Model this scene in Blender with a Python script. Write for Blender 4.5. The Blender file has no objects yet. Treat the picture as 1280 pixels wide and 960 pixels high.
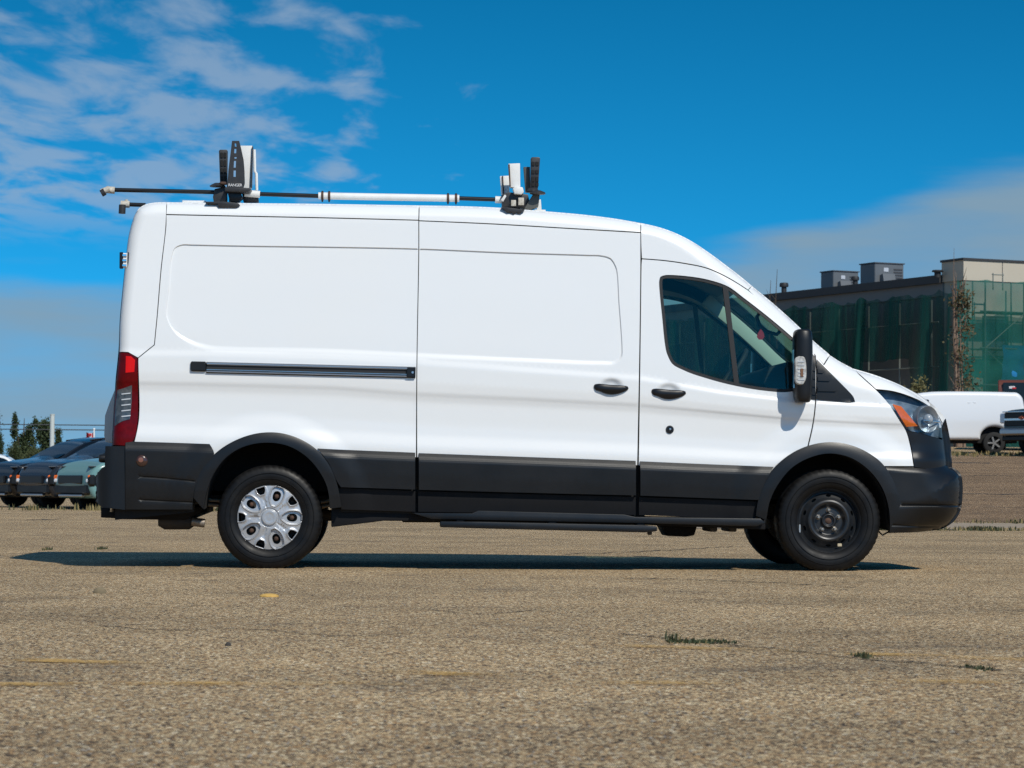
import bpy, bmesh, math, random
import numpy as np
from mathutils import Vector, Matrix
from mathutils.geometry import delaunay_2d_cdt

random.seed(7)
rng = np.random.default_rng(7)
scene = bpy.context.scene
COL = scene.collection
R = math.radians

# ------------------------------------------------------------------ camera
FPX = 3472.0                      # focal length in pixels of a 1280 px wide frame
CAM = np.array([-0.90, -19.60, 0.567])
YAW, PITCH, ROLL = R(2.41), R(2.08), R(0.35)
_F = np.array([math.sin(YAW)*math.cos(PITCH), math.cos(YAW)*math.cos(PITCH), math.sin(PITCH)])
_R0 = np.array([math.cos(YAW), -math.sin(YAW), 0.0])
_U0 = np.cross(_R0, _F)
_R = _R0*math.cos(ROLL) + _U0*math.sin(ROLL)
_U = _U0*math.cos(ROLL) - _R0*math.sin(ROLL)
cam_data = bpy.data.cameras.new('camera')
cam = bpy.data.objects.new('camera', cam_data)
COL.objects.link(cam)
cam.matrix_world = Matrix(((_R[0], _U[0], -_F[0], CAM[0]), (_R[1], _U[1], -_F[1], CAM[1]),
                           (_R[2], _U[2], -_F[2], CAM[2]), (0, 0, 0, 1)))
cam_data.sensor_width = 36.0
cam_data.lens = FPX/1280*36
cam_data.clip_start = 0.1
cam_data.clip_end = 6000
cam_data.dof.use_dof = True
cam_data.dof.focus_distance = 18.7
cam_data.dof.aperture_fstop = 13.0
scene.camera = cam

# ------------------------------------------------------------------ sky and sun
SUN = Vector((0.47, -0.95, 1.0)).normalized()
world = bpy.data.worlds.new('World')
scene.world = world
world.use_nodes = True
SKYMUL = (0.38, 0.53, 0.362)
CLOUD_OFF = (3.1, 1.7)
def build_sky():
    nt = world.node_tree
    N, L = nt.nodes, nt.links
    N.clear()
    out = N.new('ShaderNodeOutputWorld')
    bg = N.new('ShaderNodeBackground')
    bg.inputs['Strength'].default_value = 0.10
    tc = N.new('ShaderNodeTexCoord')
    sep = N.new('ShaderNodeSeparateXYZ')
    L.new(tc.outputs['Generated'], sep.inputs[0])
    def math_(op, a, b=None, c=None, clamp=False):
        m = N.new('ShaderNodeMath'); m.operation = op; m.use_clamp = clamp
        for i, v in enumerate((a, b, c)):
            if v is None: continue
            if isinstance(v, (int, float)): m.inputs[i].default_value = v
            else: L.new(v, m.inputs[i])
        return m.outputs[0]
    def mapr(v, a, b, lo=0.0, hi=1.0):
        m = N.new('ShaderNodeMapRange'); m.interpolation_type = 'SMOOTHSTEP'
        L.new(v, m.inputs[0])
        for i, q in enumerate((a, b, lo, hi)): m.inputs[i+1].default_value = q
        return m.outputs[0]
    # a clear dry sky: blue already a few degrees above the horizon
    z = math_('MAXIMUM', sep.outputs['Z'], 0.0)
    zz = math_('ADD', math_('MULTIPLY_ADD', math_('MULTIPLY', z, z), 3.0, z), 0.26)
    comb = N.new('ShaderNodeCombineXYZ')
    L.new(sep.outputs['X'], comb.inputs[0]); L.new(sep.outputs['Y'], comb.inputs[1]); L.new(zz, comb.inputs[2])
    nrm = N.new('ShaderNodeVectorMath'); nrm.operation = 'NORMALIZE'
    L.new(comb.outputs[0], nrm.inputs[0])
    sky = N.new('ShaderNodeTexSky')
    sky.sky_type = 'NISHITA'
    sky.sun_disc = False
    sky.sun_elevation = math.asin(SUN.z)
    sky.sun_rotation = math.atan2(SUN.x, SUN.y)
    sky.air_density = 1.0
    sky.dust_density = 0.0
    sky.ozone_density = 6.0
    L.new(nrm.outputs[0], sky.inputs['Vector'])
    hs = N.new('ShaderNodeHueSaturation')
    hs.inputs['Hue'].default_value = 0.482
    hs.inputs['Saturation'].default_value = 1.06
    hs.inputs['Value'].default_value = 1.0
    gm = N.new('ShaderNodeGamma'); gm.inputs['Gamma'].default_value = 2.0
    L.new(sky.outputs[0], gm.inputs['Color'])
    vm = N.new('ShaderNodeVectorMath'); vm.operation = 'MULTIPLY'; vm.inputs[1].default_value = SKYMUL
    L.new(gm.outputs[0], vm.inputs[0])
    L.new(vm.outputs[0], hs.inputs['Color'])
    # clouds: a broken altocumulus deck (plane projection) to one side and a low hazy bank
    zc = math_('MAXIMUM', sep.outputs['Z'], 0.015)
    dx = math_('DIVIDE', sep.outputs['X'], zc)
    dy = math_('DIVIDE', sep.outputs['Y'], zc)
    cp = N.new('ShaderNodeCombineXYZ')
    L.new(math_('ADD', dx, CLOUD_OFF[0]), cp.inputs[0]); L.new(math_('MULTIPLY_ADD', dy, 0.30, CLOUD_OFF[1]), cp.inputs[1])
    n1 = N.new('ShaderNodeTexNoise'); n1.inputs['Scale'].default_value = 4.4
    n1.inputs['Detail'].default_value = 6; n1.inputs['Roughness'].default_value = 0.55
    n1.inputs['Distortion'].default_value = 0.3
    L.new(cp.outputs[0], n1.inputs['Vector'])
    n2 = N.new('ShaderNodeTexNoise'); n2.inputs['Scale'].default_value = 1.1
    n2.inputs['Detail'].default_value = 2
    L.new(cp.outputs[0], n2.inputs['Vector'])
    az = math_('DIVIDE', sep.outputs['X'], math_('MAXIMUM', sep.outputs['Y'], 0.05))
    field = mapr(az, 0.085, -0.075)
    low = mapr(sep.outputs['Z'], 0.080, 0.105)
    thr = math_('ADD', n1.outputs['Fac'], math_('MULTIPLY', math_('SUBTRACT', n2.outputs['Fac'], 0.5), 0.40))
    thr = math_('ADD', thr, math_('MULTIPLY', math_('SUBTRACT', field, 1.0), 0.46))
    c1 = math_('MULTIPLY', math_('MULTIPLY', mapr(thr, 0.39, 0.63), low), 0.60)
    # low bank
    cb = N.new('ShaderNodeCombineXYZ')
    L.new(math_('MULTIPLY', sep.outputs['X'], 9.0), cb.inputs[0])
    L.new(math_('MULTIPLY', sep.outputs['Y'], 9.0), cb.inputs[1])
    L.new(math_('MULTIPLY', sep.outputs['Z'], 60.0), cb.inputs[2])
    n3 = N.new('ShaderNodeTexNoise'); n3.inputs['Scale'].default_value = 1.0
    n3.inputs['Detail'].default_value = 5; n3.inputs['Roughness'].default_value = 0.5
    L.new(cb.outputs[0], n3.inputs['Vector'])
    zt = math_('ADD', 0.058, math_('MULTIPLY', mapr(az, 0.05, 0.24), 0.042))
    zt = math_('ADD', zt, math_('MULTIPLY', n3.outputs['Fac'], 0.030))
    c2 = mapr(math_('SUBTRACT', zt, sep.outputs['Z']), -0.004, 0.012)
    c2 = math_('MULTIPLY', c2, mapr(n3.outputs['Fac'], 0.25, 0.75, 0.58, 0.95))
    mix = N.new('ShaderNodeMix'); mix.data_type = 'RGBA'
    L.new(c2, mix.inputs['Factor'])
    L.new(hs.outputs[0], mix.inputs['A'])
    mix.inputs['B'].default_value = (2.35, 3.45, 4.35, 1)
    mix2 = N.new('ShaderNodeMix'); mix2.data_type = 'RGBA'
    L.new(c1, mix2.inputs['Factor'])
    L.new(mix.outputs['Result'], mix2.inputs['A'])
    mix2.inputs['B'].default_value = (3.3, 4.3, 5.6, 1)
    mix = mix2
    L.new(mix.outputs['Result'], bg.inputs['Color'])
    L.new(bg.outputs[0], out.inputs[0])
build_sky()
sun_data = bpy.data.lights.new('sun', 'SUN')
sun_data.energy = 3.7
sun_data.angle = R(0.53)
sun_data.color = (1.0, 0.952, 0.855)
sun = bpy.data.objects.new('sun', sun_data)
COL.objects.link(sun)
sun.rotation_euler = SUN.to_track_quat('Z', 'Y').to_euler()
sun.location = (8, -14, 16)
scene.view_settings.view_transform = 'Standard'
scene.view_settings.look = 'None'
scene.view_settings.exposure = 0.0
scene.view_settings.gamma = 1.0
scene.render.engine = 'CYCLES'
scene.cycles.max_bounces = 8
scene.cycles.transparent_max_bounces = 16
scene.cycles.use_adaptive_sampling = False
scene.cycles.use_denoising = True
scene.cycles.denoising_prefilter = 'NONE'

# ------------------------------------------------------------------ measuring helpers
def ray(px, py):
    return _F + _R*((px-640.0)/FPX) + _U*((480.0-py)/FPX)
def at_y(px, py, y):
    """point of the place on the upright plane Y = y that is seen at a pixel of the photograph"""
    d = ray(px, py); t = (y-CAM[1])/d[1]
    return CAM + d*t
def at_d(px, py, dist):
    return CAM + ray(px, py)*dist
def on_ground(px, py, z=0.0):
    d = ray(px, py); t = (z-CAM[2])/d[2]
    return CAM + d*t

def smooth(pts, closed=True, step=5.0):
    """Catmull-Rom through pts; a point given as (x, y, 1) stays a corner. Sampled about every step."""
    n = len(pts)
    P = [np.array(p[:2], float) for p in pts]
    corner = [len(p) > 2 for p in pts]
    if not closed:
        corner[0] = corner[-1] = True
    out = []
    for i in range(n if closed else n-1):
        a, b = P[i], P[(i+1) % n]
        pa = P[i-1] if (closed or i > 0) else a
        pb = P[(i+2) % n] if (closed or i+2 < n) else b
        la = np.linalg.norm(b-a)
        def tan(p, q, r):
            l1, l2 = max(np.linalg.norm(q-p), 1e-9), max(np.linalg.norm(r-q), 1e-9)
            d = (q-p)/l1*l2 + (r-q)/l2*l1
            d /= (l1+l2)
            return d
        ta = (b-a)/la if corner[i] else tan(pa, a, b)
        tb = (b-a)/la if corner[(i+1) % n] else tan(a, b, pb)
        if corner[i] and not corner[(i+1) % n]:
            ta = 2*(b-a)/la - tb
            ta = 0.5*(ta + (b-a)/la)
        ma = min(la, 2.0*max(np.linalg.norm(a-pa), 1e-9)) if not corner[i] else la
        mb_ = min(la, 2.0*max(np.linalg.norm(pb-b), 1e-9)) if not corner[(i+1) % n] else la
        ta = ta*(ma/la); tb = tb*(mb_/la)
        k = max(1, int(math.ceil(la/step)))
        for j in range(k):
            t = j/k
            h = (2*t**3-3*t*t+1, t**3-2*t*t+t, -2*t**3+3*t*t, t**3-t*t)
            out.append(h[0]*a + h[1]*la*ta + h[2]*b + h[3]*la*tb)
    if not closed: out.append(P[-1])
    return np.array(out)

def seg_dist(pts, poly, closed=True):
    pts = np.asarray(pts, float); poly = np.asarray(poly, float)
    a = poly; b = np.roll(poly, -1, 0)
    if not closed: a, b = a[:-1], b[:-1]
    ab = b-a; L2 = (ab**2).sum(1)+1e-18
    best = np.full(len(pts), 1e9)
    CH = 20000
    for s in range(0, len(pts), CH):
        p = pts[s:s+CH]
        px = p[:, 0:1]-a[:, 0]; py = p[:, 1:2]-a[:, 1]
        t = np.clip((px*ab[:, 0]+py*ab[:, 1])/L2, 0, 1)
        best[s:s+CH] = np.sqrt(((px-t*ab[:, 0])**2+(py-t*ab[:, 1])**2).min(1))
    return best
def inside(pts, poly):
    pts = np.asarray(pts, float); poly = np.asarray(poly, float)
    a = poly; b = np.roll(poly, -1, 0)
    res = np.zeros(len(pts), bool)
    CH = 20000
    for s in range(0, len(pts), CH):
        p = pts[s:s+CH]
        x, y = p[:, 0:1], p[:, 1:2]
        c = (a[:, 1] > y) != (b[:, 1] > y)
        with np.errstate(divide='ignore', invalid='ignore'):
            xi = (b[:, 0]-a[:, 0])*(y-a[:, 1])/(b[:, 1]-a[:, 1]+1e-30)+a[:, 0]
        res[s:s+CH] = ((c & (x < xi)).sum(1) % 2) == 1
    return res
def sdf(pts, poly):
    d = seg_dist(pts, poly)
    return np.where(inside(pts, poly), d, -d)
def sstep(t):
    t = np.clip(t, 0, 1); return t*t*(3-2*t)
def area2(p):
    return 0.5*np.sum(p[:, 0]*np.roll(p[:, 1], -1)-np.roll(p[:, 0], -1)*p[:, 1])
def offset_poly(p, d):
    """move a closed outline inwards by d"""
    s = 1 if area2(p) > 0 else -1
    e1 = p-np.roll(p, 1, 0); e2 = np.roll(p, -1, 0)-p
    e1 = e1/(np.linalg.norm(e1, axis=1, keepdims=True)+1e-12)
    e2 = e2/(np.linalg.norm(e2, axis=1, keepdims=True)+1e-12)
    n1 = np.stack([-e1[:, 1], e1[:, 0]], 1)*s; n2 = np.stack([-e2[:, 1], e2[:, 0]], 1)*s
    m = n1+n2; L = np.linalg.norm(m, axis=1, keepdims=True)+1e-9
    m = m/L
    c = np.clip((m*n1).sum(1, keepdims=True), 0.45, 1)
    return p+m*d/c
def offset_line(p, d):
    e = np.gradient(p, axis=0); e /= (np.linalg.norm(e, axis=1, keepdims=True)+1e-12)
    return p+np.stack([-e[:, 1], e[:, 0]], 1)*d
def resample(p, step, closed=False):
    q = np.vstack([p, p[:1]]) if closed else p
    l = np.concatenate([[0], np.cumsum(np.linalg.norm(np.diff(q, axis=0), axis=1))])
    n = max(2, int(l[-1]/step))
    t = np.linspace(0, l[-1], n+1)
    if closed: t = t[:-1]
    return np.stack([np.interp(t, l, q[:, 0]), np.interp(t, l, q[:, 1])], 1)

# ------------------------------------------------------------------ materials
MATS = {}
def principled(name, color, rough=0.5, metal=0.0, coat=0.0, spec=0.5, var=0.0, vscale=6.0, vcol=None, bump=0.0, bscale=60.0,
               rvar=0.0, coat_rough=0.04, trans=0.0, coords='Object', sheen=0.0):
    if name in MATS: return MATS[name]
    m = bpy.data.materials.new(name); m.use_nodes = True
    nt = m.node_tree; N, L = nt.nodes, nt.links
    b = N['Principled BSDF']
    c = tuple(color)+(1,) if len(color) == 3 else color
    b.inputs['Base Color'].default_value = c
    b.inputs['Roughness'].default_value = rough
    b.inputs['Metallic'].default_value = metal
    b.inputs['Coat Weight'].default_value = coat
    b.inputs['Coat Roughness'].default_value = coat_rough
    b.inputs['Specular IOR Level'].default_value = spec
    b.inputs['Transmission Weight'].default_value = trans
    if var or bump or rvar:
        tc = N.new('ShaderNodeTexCoord')
        if coords == 'World':
            g = N.new('ShaderNodeNewGeometry'); src = g.outputs['Position']
        else: src = tc.outputs[coords]
    if var or rvar:
        n = N.new('ShaderNodeTexNoise'); n.inputs['Scale'].default_value = vscale
        n.inputs['Detail'].default_value = 5; n.inputs['Roughness'].default_value = 0.6
        L.new(src, n.inputs['Vector'])
        r = N.new('ShaderNodeMapRange'); L.new(n.outputs['Fac'], r.inputs[0])
        r.inputs[1].default_value = 0.35; r.inputs[2].default_value = 0.7
        if var:
            mx = N.new('ShaderNodeMix'); mx.data_type = 'RGBA'
            r.inputs[4].default_value = var
            L.new(r.outputs[0], mx.inputs['Factor'])
            mx.inputs['A'].default_value = c
            v = vcol or tuple(min(1, q*0.55) for q in color)
            mx.inputs['B'].default_value = tuple(v)+(1,)
            L.new(mx.outputs['Result'], b.inputs['Base Color'])
        if rvar:
            r2 = N.new('ShaderNodeMapRange'); L.new(n.outputs['Fac'], r2.inputs[0])
            r2.inputs[1].default_value = 0.35; r2.inputs[2].default_value = 0.7
            r2.inputs[3].default_value = rough; r2.inputs[4].default_value = min(1, rough+rvar)
            L.new(r2.outputs[0], b.inputs['Roughness'])
    if bump:
        n = N.new('ShaderNodeTexNoise'); n.inputs['Scale'].default_value = bscale
        n.inputs['Detail'].default_value = 4
        L.new(src, n.inputs['Vector'])
        bp = N.new('ShaderNodeBump'); bp.inputs['Strength'].default_value = bump
        bp.inputs['Distance'].default_value = 0.01
        L.new(n.outputs['Fac'], bp.inputs['Height'])
        L.new(bp.outputs[0], b.inputs['Normal'])
    MATS[name] = m
    return m
def glass_mat(name, tint=(0.6, 0.72, 0.68), rough=0.02, gloss=1.0, ior=1.5):
    if name in MATS: return MATS[name]
    m = bpy.data.materials.new(name); m.use_nodes = True
    nt = m.node_tree; N, L = nt.nodes, nt.links
    N.remove(N['Principled BSDF'])
    out = N['Material Output']
    t = N.new('ShaderNodeBsdfTransparent'); t.inputs['Color'].default_value = tuple(tint)+(1,)
    g = N.new('ShaderNodeBsdfGlossy'); g.inputs['Roughness'].default_value = rough
    g.inputs['Color'].default_value = (tuple(gloss) if isinstance(gloss, tuple) else (gloss,)*3)+(1,)
    f = N.new('ShaderNodeFresnel')
    geo = N.new('ShaderNodeNewGeometry')          # a thin pane: the same reflection from both sides
    mr = N.new('ShaderNodeMapRange'); L.new(geo.outputs['Backfacing'], mr.inputs[0])
    mr.inputs[3].default_value = ior; mr.inputs[4].default_value = 1/ior
    L.new(mr.outputs[0], f.inputs['IOR'])
    mx = N.new('ShaderNodeMixShader')
    L.new(f.outputs[0], mx.inputs[0]); L.new(t.outputs[0], mx.inputs[1]); L.new(g.outputs[0], mx.inputs[2])
    L.new(mx.outputs[0], out.inputs[0])
    MATS[name] = m
    return m

WHITE = principled('white_van_paint', (0.805, 0.81, 0.805), 0.30, coat=0.5, var=0.10, vscale=1.3, vcol=(0.70, 0.70, 0.68), rvar=0.1)
WHITE2 = principled('white_powder_coat', (0.78, 0.78, 0.76), 0.45, var=0.25, vscale=14, vcol=(0.55, 0.50, 0.42))
BLACKP = principled('black_textured_plastic', (0.0045, 0.005, 0.006), 0.36, spec=0.42, var=0.5, vscale=3.0, vcol=(0.009, 0.009, 0.0095), bump=0.06, bscale=260, rvar=0.10)
BLACKG = principled('gloss_black_plastic', (0.008, 0.008, 0.009), 0.34, spec=0.4)
SILL = principled('black_sill_paint', (0.005, 0.005, 0.006), 0.55, spec=0.25, rvar=0.2, vscale=5)  # one near-black tone for the sill and the parts under it
DARK = principled('dark_cavity', (0.010, 0.010, 0.010), 0.9)
UNDER = principled('underbody_steel', (0.030, 0.028, 0.026), 0.7, var=0.6, vscale=9, vcol=(0.07, 0.05, 0.035))
RUBBER = principled('tyre_rubber', (0.004, 0.004, 0.0045), 0.40, spec=0.26, var=0.5, vscale=9, vcol=(0.011, 0.0105, 0.010), rvar=0.25)
SEALS = principled('window_rubber', (0.012, 0.012, 0.013), 0.6)
CHROME = principled('chrome', (0.78, 0.78, 0.80), 0.12, metal=1.0)
ALU = principled('rail_aluminium', (0.55, 0.56, 0.58), 0.3, metal=1.0)
SILVER = principled('silver_wheel_cover', (0.44, 0.45, 0.47), 0.34, metal=0.35, coat=0.3, var=0.3, vscale=18, vcol=(0.36, 0.35, 0.34))
STEELW = principled('black_steel_wheel', (0.009, 0.012, 0.016), 0.38, coat=0.05, var=0.5, vscale=16, vcol=(0.030, 0.026, 0.022))
RUST = principled('rusty_steel', (0.10, 0.05, 0.03), 0.8, var=0.8, vscale=40, vcol=(0.03, 0.02, 0.016))
NUTS = principled('wheel_nut_steel', (0.42, 0.40, 0.36), 0.4, metal=0.8, var=0.5, vscale=60, vcol=(0.2, 0.14, 0.1))
REDL = principled('red_lens', (0.13, 0.001, 0.003), 0.25, spec=0.2, var=0.6, vscale=25, vcol=(0.05, 0.001, 0.002))
REDB = principled('bright_red_reflector', (0.70, 0.006, 0.006), 0.3, spec=0.2)
AMBER = principled('amber_lens', (0.85, 0.16, 0.010), 0.2, coat=0.5, var=0.5, vscale=60, vcol=(0.6, 0.09, 0.006))
GLASS = glass_mat('cab_glass', (0.62, 0.77, 0.71), gloss=(.55, .66, .60))
CLEAR = glass_mat('clear_lens', (0.86, 0.90, 0.92))
TRIM = principled('interior_grey_trim', (0.60, 0.64, 0.58), 0.7)
TRIMD = principled('interior_dark_trim', (0.025, 0.025, 0.027), 0.7)
HEADL = principled('headliner', (0.34, 0.35, 0.33), 0.9)

# ------------------------------------------------------------------ object helpers
def link(name, me, parent=None, mats=()):
    o = bpy.data.objects.new(name, me)
    COL.objects.link(o)
    for m in (mats if isinstance(mats, (list, tuple)) else (mats,)):
        me.materials.append(m)
    if parent is not None: o.parent = parent
    return o
def tag(o, label=None, cat=None, group=None, kind=None):
    if label: o['label'] = label
    if cat: o['category'] = cat
    if group: o['group'] = group
    if kind: o['kind'] = kind
    return o
def empty(name, loc=(0, 0, 0), rz=0.0, label=None, cat=None, group=None, parent=None):
    o = bpy.data.objects.new(name, None); COL.objects.link(o)
    o.location = loc; o.rotation_euler = (0, 0, rz)
    o.empty_display_size = 0.3
    if parent is not None: o.parent = parent
    return tag(o, label, cat, group)
def copy_tree(o, parent=None):
    c = o.copy(); COL.objects.link(c); c.parent = parent
    for ch in o.children: copy_tree(ch, c)
    return c

class MB:
    """collects faces; build() links them as one mesh object"""
    def __init__(s): s.v = []; s.f = []; s.m = []; s.cur = 0
    def add(s, vs, fs):
        k = len(s.v); s.v += [tuple(map(float, p)) for p in vs]
        s.f += [tuple(i+k for i in f) for f in fs]; s.m += [s.cur]*len(fs)
        return s
    def box(s, c, d, rot=None, bev=0.0):
        x, y, z = (q/2 for q in d)
        if bev:
            b = min(bev, x*0.9, y*0.9, z*0.9)
            vs = []; idx = {}
            for sx in (-1, 1):
                for sy in (-1, 1):
                    for sz in (-1, 1):
                        for k in range(3):
                            p = [sx*(x-b), sy*(y-b), sz*(z-b)]
                            p[k] = (sx*x, sy*y, sz*z)[k]
                            idx[(sx, sy, sz, k)] = len(vs); vs.append(p)
            fs = []
            I = idx
            for k in range(3):
                a, b2 = [q for q in range(3) if q != k]
                for sg in (-1, 1):
                    q = []
                    for u, w in ((-1, -1), (1, -1), (1, 1), (-1, 1)):
                        t = [0, 0, 0]; t[k] = sg; t[a] = u; t[b2] = w
                        q.append(I[(t[0], t[1], t[2], k)])
                    fs.append(q)
            for k in range(3):               # edge strips along axis k
                a, b2 = [q for q in range(3) if q != k]
                for u in (-1, 1):
                    for w in (-1, 1):
                        t = [0, 0, 0]; t[a] = u; t[b2] = w
                        lo = list(t); lo[k] = -1; hi = list(t); hi[k] = 1
                        fs.append([I[(*lo, a)], I[(*hi, a)], I[(*hi, b2)], I[(*lo, b2)]])
            for sx in (-1, 1):
                for sy in (-1, 1):
                    for sz in (-1, 1):
                        fs.append([I[(sx, sy, sz, k)] for k in range(3)])
        else:
            vs = [(sx*x, sy*y, sz*z) for sx in (-1, 1) for sy in (-1, 1) for sz in (-1, 1)]
            fs = [(0, 1, 3, 2), (4, 6, 7, 5), (0, 4, 5, 1), (2, 3, 7, 6), (0, 2, 6, 4), (1, 5, 7, 3)]
        M = rot if rot is not None else Matrix.Identity(3)
        return s.add([tuple((M @ Vector(p))+Vector(c)) for p in vs], fs)
    def tube(s, pts, r, n=10, cap=True):
        pts = [Vector(p) for p in pts]
        rr = r if isinstance(r, (list, tuple)) else [r]*len(pts)
        vs = []; fs = []
        ref = None
        for i, p in enumerate(pts):
            d = (pts[min(i+1, len(pts)-1)]-pts[max(i-1, 0)])
            if d.length < 1e-9: d = Vector((0, 0, 1))
            d.normalize()
            if ref is None:
                ref = Vector((0, 0, 1)) if abs(d.z) < 0.9 else Vector((1, 0, 0))
            a = d.cross(ref).normalized(); b = a.cross(d).normalized()
            ref = b
            for k in range(n):
                t = 2*math.pi*k/n
                vs.append(p+(a*math.cos(t)+b*math.sin(t))*rr[i])
        for i in range(len(pts)-1):
            for k in range(n):
                fs.append((i*n+k, i*n+(k+1) % n, (i+1)*n+(k+1) % n, (i+1)*n+k))
        if cap:
            fs.append(tuple(range(n))[::-1]); fs.append(tuple((len(pts)-1)*n+k for k in range(n)))
        return s.add(vs, fs)
    def prism(s, poly, y0, y1):
        """poly: outline in (x, z); extruded from y0 to y1"""
        n = len(poly)
        vs = [(p[0], y0, p[1]) for p in poly]+[(p[0], y1, p[1]) for p in poly]
        fs = [tuple(range(n)), tuple(range(2*n-1, n-1, -1))]
        fs += [(i, i+n, (i+1) % n+n, (i+1) % n) for i in range(n)]
        return s.add(vs, fs)
    def lathe(s, prof, n=48, axis='y', c=(0, 0, 0), closed=False):
        """prof: (radius, along-axis)"""
        vs = []; fs = []
        m = len(prof)
        for k in range(n):
            t = 2*math.pi*k/n
            for r, h in prof:
                if axis == 'y': vs.append((c[0]+r*math.cos(t), c[1]+h, c[2]+r*math.sin(t)))
                else: vs.append((c[0]+r*math.cos(t), c[1]+r*math.sin(t), c[2]+h))
        for k in range(n):
            k2 = (k+1) % n
            for i in range(m if closed else m-1):
                j = (i+1) % m
                fs.append((k*m+i, k*m+j, k2*m+j, k2*m+i))
        return s.add(vs, fs)
    def ball(s, c, r, n=10, sq=(1, 1, 1)):
        prof = [(math.sin(math.pi*i/n)*r, -math.cos(math.pi*i/n)*r) for i in range(n+1)]
        k = len(s.v)
        s.lathe(prof, 2*n, 'z', (0, 0, 0))
        for i in range(k, len(s.v)):
            v = s.v[i]; s.v[i] = (v[0]*sq[0]+c[0], v[1]*sq[1]+c[1], v[2]*sq[2]+c[2])
        return s
    def build(s, name, mats, parent=None, smooth_angle=None, bevel=0.0):
        me = bpy.data.meshes.new(name)
        me.from_pydata(s.v, [], s.f)
        bm = bmesh.new(); bm.from_mesh(me)
        for f, mi in zip(bm.faces, s.m): f.material_index = mi
        bmesh.ops.remove_doubles(bm, verts=bm.verts, dist=1e-6)
        bmesh.ops.recalc_face_normals(bm, faces=bm.faces)
        if bevel:
            es = [e for e in bm.edges if len(e.link_faces) == 2 and e.calc_face_angle(0) > 0.5]
            bmesh.ops.bevel(bm, geom=es, offset=bevel, segments=2, affect='EDGES', profile=0.6, clamp_overlap=True)
        if smooth_angle:
            for f in bm.faces: f.smooth = True
            for e in bm.edges:
                if len(e.link_faces) == 2 and e.calc_face_angle(0) > math.radians(smooth_angle): e.smooth = False
        bm.to_mesh(me); bm.free()
        return link(name, me, parent, mats)
# ================================================================== the white cargo van (front towards +X, near side towards -Y)
van = empty('cargo_van', (0, 0, 0), label='large white cargo van with ladder rack on its roof, filling the middle', cat='van')

def to_xz(pxs, y):
    return np.array([at_y(p[0], p[1], y)[[0, 2]] for p in pxs])
def crv(pts):
    q = to_xz(pts, -1.0); return q[:, 0], q[:, 1]
C0 = crv([(100, 640), (420, 637), (950, 650), (1220, 660)])
C1 = crv([(100, 549), (270, 554), (400, 560), (522, 565), (797, 575), (965, 583), (1100, 579), (1220, 578)])
C2 = crv([(100, 480), (240, 482), (420, 487), (522, 495), (660, 501), (797, 508), (912, 518), (1000, 526), (1100, 531), (1220, 534)])
C3 = crv([(100, 437), (262, 438), (400, 442), (522, 448), (660, 459), (797, 469), (900, 488), (1000, 500), (1220, 510)])
C4 = crv([(100, 265), (210, 268), (522, 275), (800, 290), (1220, 312)])
_kn = np.array([(-1.0, .93), (0, .97), (.5, .992), (1.0, 1.004), (1.10, 1.004), (1.30, .988), (1.5, .984), (1.90, .986), (2.10, 1.001),
                (2.35, 1.006), (2.84, 1.006), (3.02, .997), (3.12, .994), (3.5, .975), (4.0, .945), (4.6, .90), (6, .8)])
_tv = np.linspace(-1, 6, 1401)
_ts = np.interp(_tv, _kn[:, 0], _kn[:, 1])
_k = np.exp(-0.5*(np.arange(-24, 25)/7.0)**2); _k /= _k.sum()
_ts = np.convolve(np.pad(_ts, 24, mode='edge'), _k, 'valid')

SIL_PX = [(134, 1300, 1), (138, 640, 1), (141, 556), (145, 480), (149, 440), (150.5, 400), (154, 360), (158.5, 315), (161, 295), (165.5, 277), (170, 265.5),
          (175, 259.3), (182, 255.5), (195, 253), (210, 252.8), (300, 253.8), (400, 254.8), (524, 256.8), (630, 260), (680, 264), (740, 269.5), (770, 273.5),
          (801, 278.8), (830, 286), (860, 299), (885, 315), (910, 333.5), (927.5, 347), (940, 357.5), (965, 378), (995, 405), (1020, 429),
          (1040, 445), (1067, 461), (1100, 471), (1135, 486), (1160, 501), (1175, 514), (1182, 523), (1187, 545), (1190, 575), (1191, 600, 1), (1191, 1300, 1)]
_silpx = smooth(SIL_PX, closed=False, step=6)
SIL = to_xz(_silpx, -0.87)
SILP = SIL.copy()
REC_PX = [(228, 305.5), (238, 305.7), (300, 307), (400, 308.3), (522, 310.7), (640, 315.7), (735, 318.6), (754, 319.6), (764, 323), (770, 333), (774, 380), (777.5, 436), (777, 446), (770, 453.5),
          (750, 455), (660, 452), (522, 446.5), (400, 441), (290, 439), (262, 437), (238, 429), (214, 409), (208.5, 396), (211, 360), (214, 322), (218, 310)]
REC = to_xz(smooth(REC_PX, step=6), -0.97)
WHR = at_y(337, 647.5, -0.95); WHF = at_y(1036, 650, -0.95)
RX, FX = WHR[0], WHF[0]
HAND = [at_y(764, 485, -1.0)[[0, 2]], at_y(836, 491, -1.0)[[0, 2]]]

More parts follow.
